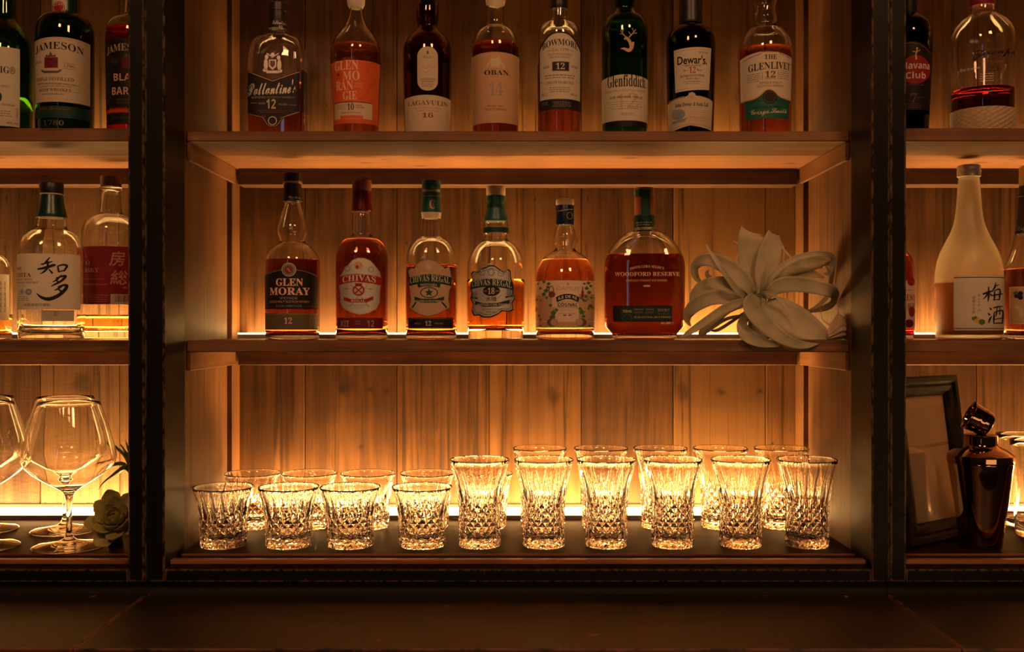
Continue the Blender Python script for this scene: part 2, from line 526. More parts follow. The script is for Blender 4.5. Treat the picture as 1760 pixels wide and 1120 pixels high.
# ------------------------------------------------------------------ room shell
def structure(name, mat, *a):
    o = boxo(name, None, mat, *a)
    o['kind'] = 'structure'
    return o
M_wall = simple('dark_plaster', (0.05, 0.035, 0.025), 0.8, noise=0.2, nscale=8)
structure('wall_back', M_wall, -2.6, 1.72, 0.0, 2.6, 1.80, 2.9)
structure('floor', simple('dark_floor', (0.03, 0.022, 0.018), 0.6, noise=0.3, nscale=5), -2.6, -3.2, -0.05, 2.6, 1.80, 0.0)
structure('ceiling', M_wall, -2.6, -3.2, 2.9, 2.6, 1.80, 2.95)

# ------------------------------------------------------------------ shelving bays
D0 = 1.30
Z_BASE = ZC - 0.3015
Z_MID = ZC - 0.0174
Z_TOP = ZC + 0.2675
Z_TOP_SIDE = ZC + 0.2715

def bay(label, xl, xr, fl, fr, zt, zt_b, panel_mat, seed):
    """xl, xr: opening edges at the steel; fl, fr: outer edges of the two flanges"""
    rnd = random.Random(seed)
    t = thing('shelving_unit', label, 'shelving', ((xl + xr) / 2, D0, ZC - 0.3436))
    ox, oy, oz = t.location
    def B(name, mat, x0, y0, z0, x1, y1, z1, bev=0.0015):
        return boxo(name, t, mat, x0 - ox, y0 - oy, z0 - oz, x1 - ox, y1 - oy, z1 - oz, bev=bev)
    zb, ztop = ZC - 0.3246, ZC + 0.62
    B('post', M_steel, fl, D0, zb, xl, 1.38, ztop, 0.0012)
    B('post', M_steel, xr, D0, zb, fr, 1.38, ztop, 0.0012)
    B('bottom_rail', M_steel, xl, D0 + 0.0002, zb, xr, 1.314, ZC - 0.3083, 0.0008)
    B('top_rail', M_steel, xl, D0 + 0.0002, ztop - 0.025, xr, 1.375, ztop, 0.001)
    B('plinth', M_black, fl, D0 + 0.012, ZC - 0.3436, fr, 1.655, zb, 0.0005)
    # side panels with a groove in front of the rear batten
    il, ir = xl - 0.0005, xr + 0.0005
    for s, xi in ((-1, il), (1, ir)):
        bm = bmesh.new()
        def sb(a0, a1, y0, y1):
            x0, x1 = sorted((xi + s * a0, xi + s * a1))
            box(bm, x0 - ox, y0 - oy, ZC - 0.3015 - oz, x1 - ox, y1 - oy, ztop - 0.026 - oz, 0.0008)
        sb(0.0, 0.012, 1.3803, 1.583)
        sb(0.0121, 0.021, 1.3803, 1.656)
        obj('side_panel', bm, M_side, t)
        x0, x1 = sorted((xi, xi + s * 0.0118))
        B('batten', M_side, x0, 1.612, ZC - 0.3012, x1, 1.656, ztop - 0.026, 0.0008)
    # back panel: upright boards with hairline gaps
    bm = bmesh.new()
    x = il - 0.02
    smooth_planks = panel_mat is not M_panel_rough
    pw = 0.15 if smooth_planks else 0.13
    offv = 0.31 if smooth_planks else 0.7
    k = math.floor((x - ox) / pw + offv)
    while x < ir + 0.02:
        xn = min((k + 1 - offv) * pw + ox, ir + 0.02)
        box(bm, x - ox + 0.0005, 1.6572 + rnd.uniform(0, 0.0012) - oy, ZC - 0.3013 - oz, xn - ox - 0.0005, 1.674 - oy, ztop - oz, 0.0009)
        x = xn; k += 1
    obj('back_panel', bm, panel_mat, t)
    B('backing_board', M_black, il - 0.02, 1.6745, ZC - 0.3246, ir + 0.02, 1.68, ztop, 0)
    # boards
    B('shelf', M_shelf, il + 0.001, 1.385, zt_b, ir - 0.001, 1.6565, zt, 0.0015)
    B('shelf', M_shelf, il + 0.001, 1.385, ZC - 0.0332, ir - 0.001, 1.6565, Z_MID, 0.0015)
    B('shelf', M_shelf, il + 0.001, 1.385, ZC + 0.565, ir - 0.001, 1.6565, ZC + 0.58, 0.0015)
    B('nosing', M_nose, xl + 0.0015, 1.3150, ZC - 0.3060, xr - 0.0015, 1.3268, ZC - 0.2996, 0.0012)
    B('board_edge', M_nose, xl + 0.0015, 1.3585, ZC - 0.3050, xr - 0.0015, 1.3604, ZC - 0.3013, 0.0012)
    bm = bmesh.new()
    for y0, y1, z0, z1 in ((1.3165, 1.327, -0.322, -0.3062), (1.327, 1.3605, -0.322, -0.3055), (1.3605, 1.6565, -0.322, -0.3015)):
        box(bm, xl + 0.0015 - ox, y0 - oy, ZC + z0 - oz, xr - 0.0015 - ox, y1 - oy, ZC + z1 - oz, 0.0012)
    obj('base_board', bm, M_base, t)
    for zz in (zt_b, ZC - 0.0332):
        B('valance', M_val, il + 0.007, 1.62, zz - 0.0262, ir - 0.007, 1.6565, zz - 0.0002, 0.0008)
        B('side_rail', M_rail, il + 0.0003, 1.387, zz - 0.0255, il + 0.0055, 1.6115, zz - 0.0002, 0.001)
        B('side_rail', M_rail, ir - 0.0055, 1.387, zz - 0.0255, ir - 0.0003, 1.6115, zz - 0.0002, 0.001)
    for lev, zz in (('top', zt), ('middle', Z_MID), ('bottom', Z_BASE)):
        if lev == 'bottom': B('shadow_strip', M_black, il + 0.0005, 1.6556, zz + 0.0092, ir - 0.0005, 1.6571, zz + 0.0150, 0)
        bm = bmesh.new()
        e0, e1 = il + 0.012 - ox, ir - 0.012 - ox
        z0 = zz + 0.0002 - oz
        box(bm, e0, 1.600 - oy, z0, e1, 1.6562 - oy, z0 + 0.0070, 0)
        p = obj('light_profile', bm, M_alu, t)
        p['label'] = 'grey channel holding the glowing strip'
        boxo('diffuser', p, M_led[lev], e0, 1.6005 - oy, z0 + 0.0071, e1, 1.6548 - oy, z0 + 0.0090)['label'] = 'glowing warm white strip'
    return t

bay('wide middle bay of the black framed wooden back bar, behind the row of cut glasses', -0.4487, 0.4539, -0.4745, 0.4775, Z_TOP, ZC + 0.2533, M_panel, 3)
bay('left bay of the black framed back bar, behind the stemmed wine glasses', -1.3925, -0.4955, -1.418, -0.4748, Z_TOP_SIDE, ZC + 0.2535, M_panel_rough, 5)
bay('right bay of the black framed back bar, behind the cocktail shaker', 0.4984, 1.3950, 0.4778, 1.420, Z_TOP_SIDE, ZC + 0.2535, M_panel_plain, 9)

# counter in three steel-covered sections with seams
ZCT = ZC - 0.3437
def counter(label, x0, x1):
    t = thing('counter', label, 'counter', ((x0 + x1) / 2, 1.4, 0))
    ox = t.location[0]
    boxo('counter_top', t, M_counter, x0 - ox, 1.091 - 1.4, ZCT - 0.035, x1 - ox, 1.70 - 1.4, ZCT, bev=0.0012)
    boxo('cabinet_body', t, M_black, x0 - ox, 1.11 - 1.4, 0.0, x1 - ox, 1.70 - 1.4, ZCT - 0.0352)
counter('middle section of the rust-flecked dark counter, below the cut glasses', -0.4748, 0.4779)
counter('left section of the rust-flecked dark counter, below the wine glasses', -1.45, -0.4758)
counter('right section of the rust-flecked dark counter, below the cocktail shaker', 0.4789, 1.45)

# ------------------------------------------------------------------ cut crystal glasses
def crystal_bm(H, rz, zcut, rows, ncol=16, base_t=0.013, wall=0.0030):
    """rz: [(z, r)] outer radius; facets up to zcut, fading flutes above"""
    def R(z):
        for (za, ra), (zb, rb) in zip(rz[:-1], rz[1:]):
            if z <= zb + 1e-9:
                t = (z - za) / (zb - za)
                t = t * t * (3 - 2 * t) * 0.5 + t * 0.5
                return ra + (rb - ra) * t
        return rz[-1][1]
    bm = bmesh.new()
    n2 = ncol * 2
    def ringv(r_even, r_odd, z, idx):
        out = []
        for i in idx:
            a = 2 * PI * i / n2
            r = r_even if i % 2 == 0 else r_odd
            out.append(bm.verts.new((r * math.cos(a), r * math.sin(a), z)))
        return out
    full = range(n2)
    c0 = bm.verts.new((0, 0, 0.0022))
    r_a = ringv(R(0) * 0.80, R(0) * 0.80, 0.0002, full)
    r_b = ringv(R(0) * 0.955, R(0) * 0.955, 0.0, full)
    r_c = ringv(R(0) * 0.995, R(0) * 0.985, 0.002, full)
    r_d = ringv(R(0) * 1.0, R(0) * 0.965, 0.0085, full)
    r_e = ringv(R(0) * 0.94, R(0) * 0.94, 0.0105, full)
    for i in range(n2): bm.faces.new((c0, r_a[(i + 1) % n2], r_a[i]))
    for A, Bq in ((r_a, r_b), (r_b, r_c), (r_c, r_d), (r_d, r_e)):
        for i in range(n2):
            j = (i + 1) % n2
            bm.faces.new((A[i], A[j], Bq[j], Bq[i]))
    z0 = 0.0115
    prev = r_e
    grid = []
    for j in range(rows + 1):
        z = z0 + (zcut - z0) * j / rows
        hi, lo = R(z), R(z) - 0.0021
        grid.append(ringv(hi if j % 2 == 0 else lo, lo if j % 2 == 0 else hi, z, full))
    for i in range(n2):
        k = (i + 1) % n2
        bm.faces.new((r_e[i], r_e[k], grid[0][k], grid[0][i]))
    for j in range(rows):
        for i in range(n2):
            k = (i + 1) % n2
            a, b_, c_, d_ = grid[j][i], grid[j][k], grid[j + 1][k], grid[j + 1][i]
            if (i + j) % 2 == 0:       # a and c are raised points: the valley runs b-d
                bm.faces.new((a, b_, d_)); bm.faces.new((b_, c_, d_))
            else:
                bm.faces.new((a, b_, c_)); bm.faces.new((a, c_, d_))
    steps = 9
    last = grid[-1]
    par = rows % 2
    for s in range(1, steps + 1):
        t = s / steps
        z = zcut + (H - 0.0012 - zcut) * t
        amp = 0.0021 * (1 - t) ** 0.8
        cur = ringv(R(z) - (amp if par else 0), R(z) - (0 if par else amp), z, full)
        for i in range(n2):
            j = (i + 1) % n2
            bm.faces.new((last[i], last[j], cur[j], cur[i]))
        last = cur
    sm = []
    top = ringv(R(H) - 0.0006, R(H) - 0.0006, H, full)
    inn = []
    for z in [H - 0.001 - (H - 0.001 - base_t - 0.0015) * q / 14 for q in range(15)]:
        w = 0.0016 + (wall - 0.0016) * max(0, min(1, (H * 0.9 - z) / (H * 0.35))) + 0.0020 * max(0, min(1, (zcut + 0.012 - z) / 0.012))
        r = R(z) - w
        if z < base_t + 0.003: r *= 0.93
        inn.append(ringv(r, r, z, full))
    chain = [last, top] + inn
    for ci, (A, Bq) in enumerate(zip(chain[:-1], chain[1:])):
        for i in range(n2):
            j = (i + 1) % n2
            f = bm.faces.new((A[i], A[j], Bq[j], Bq[i]))
            if ci > 1: sm.append(f)
    c1 = bm.verts.new((0, 0, base_t))
    for i in range(n2): sm.append(bm.faces.new((c1, inn[-1][i], inn[-1][(i + 1) % n2])))
    for f in sm: f.smooth = True
    return bm

def place(proto, name, px, d, zb, label, group, rot, cat):
    if not proto:
        return None
    o = proto if not proto.get('used') else copy_tree(proto)
    o['used'] = 1
    o.location = (PX(px, d), d, zb + 0.0003)
    o.rotation_euler = (0, 0, rot)
    tag(o, label, cat, group)
    return o

GZ = Z_BASE
def series(name, cat, bm, items, group):
    p = obj(name, bm, G_crystal)
    for i, (px, d, label) in enumerate(items):
        o = p if i == 0 else p.copy()
        if i: COL.objects.link(o)
        o.location = (PX(px, d), d, GZ + 0.0003)
        o.rotation_euler = (0, 0, random.uniform(0, 1.2))
        tag(o, label, cat, group)

DF, DB = 1.412, 1.545
tum = crystal_bm(0.0815, [(0, 0.0325), (0.034, 0.0332), (0.056, 0.0356), (0.0815, 0.0422)], 0.041, 5)
series('tumbler', 'tumbler', tum, [
    (384, DF, 'short cut glass tumbler at the far left of the front row'),
    (496.5, DF, 'short cut glass tumbler, second from left in the front row'),
    (602, DF, 'short cut glass tumbler, third from left in the front row'),
    (725.5, DF, 'short cut glass tumbler in the front row, just left of the tall glasses'),
    (434.5, DB, 'short cut glass tumbler at the left end of the back row'),
    (531.8, DB, 'short cut glass tumbler, second from left in the back row'),
    (633, DB, 'short cut glass tumbler, third from left in the back row'),
    (735, DB, 'short cut glass tumbler in the back row, fourth from the left'),
    (834, DB, 'short cut glass tumbler hidden behind the leftmost tall cut glass')], 'short cut glass tumblers')
hb = crystal_bm(0.1195, [(0, 0.0298), (0.055, 0.0300), (0.080, 0.0328), (0.1195, 0.0415)], 0.062, 8)
series('highball_glass', 'glass', hb, [
    (824.5, DF, 'tall flared cut glass, leftmost tall one of the front row'),
    (934.5, DF, 'tall flared cut glass, second tall one from left in the front row'),
    (1042, DF, 'tall flared cut glass, third tall one from left in the front row'),
    (1156, DF, 'tall flared cut glass, third tall one from right in the front row'),
    (1273, DF, 'tall flared cut glass, second from right in the front row'),
    (1387, DF, 'tall flared cut glass at the right end of the front row'),
    (928, DB, 'tall flared cut glass, leftmost tall one of the back row'),
    (1033, DB, 'tall flared cut glass, second tall one from left in the back row'),
    (1135, DB, 'tall flared cut glass in the middle of the tall ones in the back row'),
    (1238, DB, 'tall flared cut glass, second from right in the back row'),
    (1343, DB, 'tall flared cut glass at the right end of the back row')], 'tall cut glasses')

# ------------------------------------------------------------------ stemmed wine glasses (left bay)
def wine_bm():
    out = [(0, 0.0015), (0.030, 0.0012), (0.0475, 0.0), (0.0482, 0.0006), (0.0470, 0.0018), (0.030, 0.0045), (0.012, 0.0085), (0.0055, 0.0135),
           (0.0038, 0.024), (0.0036, 0.045), (0.0040, 0.062), (0.0068, 0.073), (0.014, 0.0795), (0.030, 0.089), (0.048, 0.1015),
           (0.0585, 0.1125), (0.0612, 0.1205), (0.0605, 0.130), (0.0560, 0.149), (0.0490, 0.172), (0.0400, 0.1985)]
    out = smooth_prof(out, 4)
    inn = [(0, 0.0790), (0.008, 0.0798), (0.016, 0.0825), (0.030, 0.0905), (0.047, 0.1027), (0.0572, 0.1130), (0.0599, 0.1206), (0.0592, 0.130),
           (0.0548, 0.149), (0.0479, 0.172), (0.0392, 0.1983)]
    inn = smooth_prof(inn, 4)[::-1]
    return lathe(bmesh.new(), out + [(0.0396, 0.1988)] + inn, 64)
p = obj('wine_glass', wine_bm(), G_clear, smooth=True)
for i, (px, d, lab) in enumerate([
        (118.8, 1.403, 'big-bowled stemmed wine glass in front, left of the green succulent'),
        (112, 1.515, 'big-bowled stemmed wine glass right behind the front one beside the succulent'),
        (-31, 1.403, 'big-bowled wine glass cut off by the left picture edge, front one'),
        (-28, 1.522, 'big-bowled wine glass cut off by the left picture edge, rear one')]):
    o = p if i == 0 else p.copy()
    if i: COL.objects.link(o)
    o.location = (PX(px, d), d, GZ + 0.0003)
    tag(o, lab, 'wine glass', 'stemmed wine glasses')

# plain highballs at the right edge
def plain_bm():
    out = smooth_prof([(0, 0.001), (0.024, 0.0), (0.0300, 0.0012), (0.0318, 0.005), (0.0330, 0.04), (0.0352, 0.09), (0.0390, 0.139)], 4)
    inn = smooth_prof([(0, 0.0120), (0.022, 0.0122), (0.0285, 0.0150), (0.0300, 0.022), (0.0312, 0.05), (0.0335, 0.09), (0.0375, 0.139)], 4)[::-1]
    return lathe(bmesh.new(), out + [(0.0383, 0.1396)] + inn, 56)
p = obj('plain_glass', plain_bm(), G_clear, smooth=True)
for i, (px, d, lab) in enumerate([(1786, 1.47, 'plain straight glass cut off by the right picture edge, front one'),
                                  (1759, 1.555, 'plain straight glass half hidden behind the cocktail shaker')]):
    o = p if i == 0 else p.copy()
    if i: COL.objects.link(o)
    o.location = (PX(px, d), d, GZ + 0.0003)
    tag(o, lab, 'glass', 'plain straight glasses')

# ------------------------------------------------------------------ bottles
def section(dr=1.0, n=2.0, yaw=0.0, N=64):
    """unit cross-section, widest x = 1 after turning by yaw"""
    pts = []
    for i in range(N):
        t = 2 * PI * i / N
        c, s = math.cos(t), math.sin(t)
        x = math.copysign(abs(c) ** (2 / n), c)
        y = dr * math.copysign(abs(s) ** (2 / n), s)
        pts.append((x * math.cos(yaw) - y * math.sin(yaw), x * math.sin(yaw) + y * math.cos(yaw)))
    m = max(p[0] for p in pts)
    return [(x / m, y / m) for x, y in pts]

class Bottle:
    def __init__(self, name, label, cx, d, zb, prof, gmat, cat='bottle', dr=1.0, n=2.0, yaw=0.0, wall=0.0026, base=0.007,
                 liquid=None, group='spirit bottles', round_neck=True, N=64, foot=0.965):
        self.cx, self.d, self.zb = cx, d, zb
        x = PX(cx, d)
        self.root = thing(name, label, cat, (x, d, zb + 0.0003), -math.atan2(x, d), group)
        self.k = math.hypot(x, d) / F * (d / math.hypot(x, d)) # metres per px at the axis
        k = d / F
        pts = [(h * k * math.cos(math.atan2(x, d)) if False else h * k, PZ(y, d) - zb) for h, y in prof]   # from the top down
        pts = pts[::-1]
        rb = pts[0][0]
        zlow = 0.0085
        pts = [p for p in pts if p[1] > zlow + 0.004]
        body = smooth_prof([(rb * 0.995, zlow)] + pts, 4)
        self.prof = body
        self.rmax = max(r for r, z in body)
        self.rmin = body[-1][0]
        self.sec = section(dr, n, yaw, N)
        self.rnd = section(1, 2, 0, N)
        self.flat = (dr != 1.0 or n != 2.0)
        out = [(0, 0.0035), (rb * 0.70, 0.0015), (rb * 0.90, 0.0), (rb * foot, 0.0008), (rb * (foot + 1) / 2, 0.0032)] + body
        inn = [(r - wall, z) for r, z in body if z > base + 0.004]
        r0 = inn[0][0]
        inn = [(0, base + 0.004), (r0 * 0.55, base + 0.002), (r0 * 0.86, base), (r0 * 0.97, base + 0.0025)] + inn
        zt = body[-1][1]
        full = out + [(self.rmin - wall * 0.5, zt + 0.0006)] + inn[::-1]
        self.inner = inn
        o = obj('glass', lathe(bmesh.new(), full, ring=self.ring), gmat, self.root, smooth=True)
        self.front = d - self.rmax * (dr if self.flat else 1.0)
        if liquid:
            mat, ytop = liquid
            ztop = PZ(ytop, d - self.rmax * 0.4) - zb
            ov = 0.0006
            lp = [(r + (ov if r > 0.004 else 0), z - (0.0006 if i < 4 else 0)) for i, (r, z) in enumerate(inn) if z < ztop]
            lp.append((self.rad(ztop) - wall + ov, ztop))
            lp.append((max(0.001, self.rad(ztop) - wall - 0.0015), ztop - 0.0006))
            lp.append((0, ztop - 0.0006))
            obj('liquid', lathe(bmesh.new(), lp, ring=self.ring), mat, self.root, smooth=True)

    def blend(self, r):
        if not self.flat: return 0.0
        t = (r - self.rmin * 1.15) / max(1e-6, self.rmax * 0.92 - self.rmin * 1.15)
        t = max(0, min(1, t))
        return t * t * (3 - 2 * t)

    def ring(self, r, z):
        b = 1.0 if (z < 0.05 and self.flat) else self.blend(r)
        return [(r * (p[0] * (1 - b) + q[0] * b), r * (p[1] * (1 - b) + q[1] * b)) for p, q in zip(self.rnd, self.sec)]

    def rad(self, z):
        pr = self.prof
        if z <= pr[0][1]: return pr[0][0]
        for (ra, za), (rb, zb) in zip(pr[:-1], pr[1:]):
            if za <= z <= zb or zb <= z <= za:
                t = 0 if zb == za else (z - za) / (zb - za)
                return ra + (rb - ra) * t
        return pr[-1][0]

    def cap(self, name, mat, prof, label=None, parent=None, seg=40, cx=None):
        """closed lathe on the neck; prof (hw, y px) from the top down"""
        k = self.d / F
        pts = [(h * k, PZ(y, self.d) - self.zb) for h, y in prof][::-1]
        full = [(0, pts[0][1])] + pts + [(0, pts[-1][1])]
        o = obj(name, lathe(bmesh.new(), full, seg), mat, parent or self.root)
        bevel_smooth(o)
        if label: o['label'] = label
        return o

    def label(self, name='front_label', hw=None, sec=None, rz=None, eps=0.00035):
        return Lab(self, name, hw, sec, rz, eps)

def bevel_smooth(o):
    for p in o.data.polygons: p.use_smooth = True
    me = o.data
    bm = bmesh.new(); bm.from_mesh(me)
    for e in bm.edges:
        if len(e.link_faces) == 2 and e.calc_face_angle(0) > 0.6: e.smooth = False
    bm.to_mesh(me); bm.free()

# ---- lettering
def uni(s, A, a, d):
    r = ''
    for ch in s:
        if 'A' <= ch <= 'Z': r += chr(A + ord(ch) - 65)
        elif 'a' <= ch <= 'z': r += chr(a + ord(ch) - 97) if not (a == 0x1D44E and ch == 'h') else '\u210e'
        elif '0' <= ch <= '9' and d: r += chr(d + ord(ch) - 48)
        else: r += ch
    return r
FONTS = dict(serif=(0x1D400, 0x1D41A, 0x1D7CE), script=(0x1D4D0, 0x1D4EA, 0), bold=(0x1D5D4, 0x1D5EE, 0x1D7EC), ital=(0x1D434, 0x1D44E, 0))
_cache = {}
def glyphs(s, font, shear=0.0, offset=0.0, space=1.0):
    key = (s, font, shear, offset, space)
    if key in _cache: return _cache[key]
    c = bpy.data.curves.new('lettering', 'FONT')
    c.body = uni(s, *FONTS[font]) if font in FONTS else s
    c.resolution_u = 3
    c.shear = shear
    c.offset = offset
    c.space_character = space
    o = bpy.data.objects.new('lettering', c)
    me = o.to_mesh()
    vsx = [(v.co.x, v.co.y) for v in me.vertices]
    fs = [tuple(p.vertices) for p in me.polygons]
    o.to_mesh_clear()
    bpy.data.objects.remove(o)
    bpy.data.curves.remove(c)
    if vsx:
        x0 = min(v[0] for v in vsx); x1 = max(v[0] for v in vsx); y0 = min(v[1] for v in vsx); y1 = max(v[1] for v in vsx)
        w, h = max(1e-6, x1 - x0), max(1e-6, y1 - y0)
        vsx = [((x - (x0 + x1) / 2) / w, (y - y0) / h) for x, y in vsx]
        _cache[key] = (vsx, fs, w / h)
    else:
        _cache[key] = ([], [], 1)
    return _cache[key]

class Lab:
    """a printed sheet that follows the glass; coordinates are read off the photo at the sheet's front"""
    def __init__(self, b, name, hw, sec, rz, eps):
        self.b, self.name = b, name
        self.k = b.d / F
        self.hw = hw if hw else b.rmax / self.k
        self.sec = sec or (b.sec if b.flat else None)
        self.rz = rz or (lambda z: b.rad(z))
        self.eps = eps
        S = section(1, 2, 0, 720) if self.sec is None else None
        if S is None:
            S = []
            n = len(self.sec)
            for i in range(n):
                a, c = self.sec[i], self.sec[(i + 1) % n]
                for t in (0, .25, .5, .75): S.append((a[0] + (c[0] - a[0]) * t, a[1] + (c[1] - a[1]) * t))
        # walk from the left silhouette over the front (-y) to the right one
        n = len(S)
        i0 = min(range(n), key=lambda i: (S[i][0], S[i][1]))
        i1 = max(range(n), key=lambda i: (S[i][0], -S[i][1]))
        st = 1 if S[(i0 + 3) % n][1] < S[(i0 - 3) % n][1] else -1
        path = []
        i = (i0 - st * 60) % n
        for _ in range(n):
            path.append(S[i])
            i = (i + st) % n
        self.path = path
        cum = [0.0]
        for p, q in zip(path[:-1], path[1:]): cum.append(cum[-1] + math.hypot(q[0] - p[0], q[1] - p[1]))
        iz = 60
        jz = max(range(len(path)), key=lambda j: path[j][0])
        # arc length 0 at x = 0
        mid = min(range(iz, jz + 1), key=lambda j: abs(path[j][0]))
        self.cum = [c - cum[mid] for c in cum]
        self.lo, self.hi = iz, jz
        self.bm = bmesh.new()
        self.mats, self.mi = [], {}
        self.zl = 0
        self.rr = self.hw * self.k

    def S(self, x):
        """photo x -> unit arc length"""
        t = (x - self.b.cx) / self.hw
        t = max(-0.999, min(0.999, t))
        for j in range(self.lo, self.hi):
            a, c = self.path[j][0], self.path[j + 1][0]
            if a <= t <= c:
                u = 0 if c == a else (t - a) / (c - a)
                return self.cum[j] + u * (self.cum[j + 1] - self.cum[j])
        return self.cum[self.hi]

    def pt(self, s):
        cu = self.cum
        lo, hi = 0, len(cu) - 1
        while hi - lo > 1:
            m = (lo + hi) // 2
            if cu[m] <= s: lo = m
            else: hi = m
        u = (s - cu[lo]) / max(1e-9, cu[hi] - cu[lo])
        p, q = self.path[lo], self.path[hi]
        tx, ty = q[0] - p[0], q[1] - p[1]
        l = math.hypot(tx, ty) or 1
        nx, ny = ty / l, -tx / l
        x, y = p[0] + tx * u, p[1] + ty * u
        if nx * x + ny * y < 0: nx, ny = -nx, -ny
        return x, y, nx, ny

    def Z(self, y, x=None):
        s = self.S(x if x is not None else self.b.cx)
        py = self.pt(s)[1]
        d = self.b.d + py * self.rr
        return PZ(y, d) - self.b.zb

    def m(self, col):
        if col not in self.mi:
            self.mi[col] = len(self.mats)
            self.mats.append(ink(col) if isinstance(col, str) else col)
        return self.mi[col]

    def _add(self, verts, faces, col, lay):
        i = self.m(col)
        vs_ = [self.bm.verts.new((u, z, lay)) for u, z in verts]
        for f in faces:
            try:
                self.bm.faces.new([vs_[k] for k in f]).material_index = i
            except ValueError:
                pass

    def poly(self, pts, col, lay=0, xc=None):
        """pts: (x, y) photo coordinates, one convex or simple outline"""
        xs = [p[0] for p in pts]
        xc = (min(xs) + max(xs)) / 2 if xc is None else xc
        self._add([(self.S(x) * self.rr, self.Z(y, xc)) for x, y in pts], [tuple(range(len(pts)))], col, lay)
        return self

    def rect(self, x0, y0, x1, y1, col, lay=0, arch=0.0, archb=0.0, xc=None, n=16):
        top = [(x0 + (x1 - x0) * i / n, y0 - arch * (1 - (2 * i / n - 1) ** 2)) for i in range(n + 1)]
        bot = [(x0 + (x1 - x0) * i / n, y1 - archb * (1 - (2 * i / n - 1) ** 2)) for i in range(n + 1)]
        return self.poly(top + bot[::-1], col, lay, xc)

    def ell(self, x, y, rx, ry, col, lay=0, n=28):
        return self.poly([(x + rx * math.cos(2 * PI * i / n), y + ry * math.sin(2 * PI * i / n)) for i in range(n)], col, lay)

    def ring(self, x, y, rx, ry, w, col, lay=0, n=28):
        o = [(x + rx * math.cos(2 * PI * i / n), y + ry * math.sin(2 * PI * i / n)) for i in range(n)]
        q = [(x + (rx - w) * math.cos(2 * PI * i / n), y + (ry - w) * math.sin(2 * PI * i / n)) for i in range(n)]
        for i in range(n):
            j = (i + 1) % n
            self.poly([o[i], o[j], q[j], q[i]], col, lay, x)
        return self

    def line(self, pts, w, col, lay=1):
        """brush line; w one width or one per point"""
        ws = w if isinstance(w, (list, tuple)) else [w] * len(pts)
        L_, R_ = [], []
        for i, (x, y) in enumerate(pts):
            a, c = pts[max(0, i - 1)], pts[min(len(pts) - 1, i + 1)]
            tx, ty = c[0] - a[0], c[1] - a[1]
            l = math.hypot(tx, ty) or 1
            nx, ny = -ty / l * ws[i] / 2, tx / l * ws[i] / 2
            L_.append((x + nx, y + ny)); R_.append((x - nx, y - ny))
        xs = [p[0] for p in pts]; xc = (min(xs) + max(xs)) / 2
        for i in range(len(pts) - 1):
            self.poly([L_[i], L_[i + 1], R_[i + 1], R_[i]], col, lay, xc)
        return self

    def brush(self, pts, w, col, lay=1, k=6):
        """smooth brush stroke"""
        ws = w if isinstance(w, (list, tuple)) else [w] * len(pts)
        P, Wd = [], []
        n = len(pts)
        for i in range(n - 1):
            p0, p1, p2, p3 = pts[max(0, i - 1)], pts[i], pts[i + 1], pts[min(n - 1, i + 2)]
            for j in range(k):
                t = j / k
                q = []
                for c in (0, 1):
                    q.append(0.5 * (2 * p1[c] + (p2[c] - p0[c]) * t + (2 * p0[c] - 5 * p1[c] + 4 * p2[c] - p3[c]) * t * t + (3 * p1[c] - p0[c] - 3 * p2[c] + p3[c]) * t**3))
                P.append(tuple(q)); Wd.append(ws[i] + (ws[i + 1] - ws[i]) * t)
        P.append(pts[-1]); Wd.append(ws[-1])
        return self.line(P, Wd, col, lay)

    def text(self, s, x, y, h, col='black', font='serif', w=None, arc=0.0, lay=2, shear=0.0, offset=0.0, tilt=0.0, space=1.0, rot=False, powr=2):
        """x centre, y bottom of the letters, h height, w width (px in the photo)"""
        vx, fs, asp = glyphs(s, font, shear, offset, space)
        if not vx: return self
        if w is None: w = asp * h
        if rot:    # reads upward
            zc = self.Z(y, x); u0 = self.S(x) * self.rr
            kz = self.kz(x)
            self._add([(u0 - (b_ - .5) * h * kz, zc + a_ * w * kz) for a_, b_ in vx], fs, col, lay)
            return self
        u0, u1 = self.S(x - w / 2) * self.rr, self.S(x + w / 2) * self.rr
        zc = self.Z(y, x)
        kz = self.kz(x)
        self._add([((u0 + u1) / 2 + a_ * (u1 - u0), zc + (b_ * h + -arc * abs(2 * a_) ** powr + tilt * a_) * kz) for a_, b_ in vx], fs, col, lay)
        return self

    def kz(self, x):
        py = self.pt(self.S(x))[1]
        return (self.b.d + py * self.rr) / F

    def lines(self, x, y, w, n, dy, col='dim', th=1.0, lay=2, seed=0, gap=0.25):
        """rows of tiny print"""
        rnd = random.Random(seed * 31 + n)
        for r in range(n):
            ww = w * rnd.uniform(0.8, 1.0)
            xa = x - ww / 2
            while xa < x + ww / 2:
                l = rnd.uniform(2.0, 6.0)
                xb = min(xa + l, x + ww / 2)
                self.poly([(xa, y + r * dy), (xb, y + r * dy), (xb, y + r * dy + th), (xa, y + r * dy + th)], col, lay, x)
                xa = xb + rnd.uniform(0.8, 1.6)
        return self

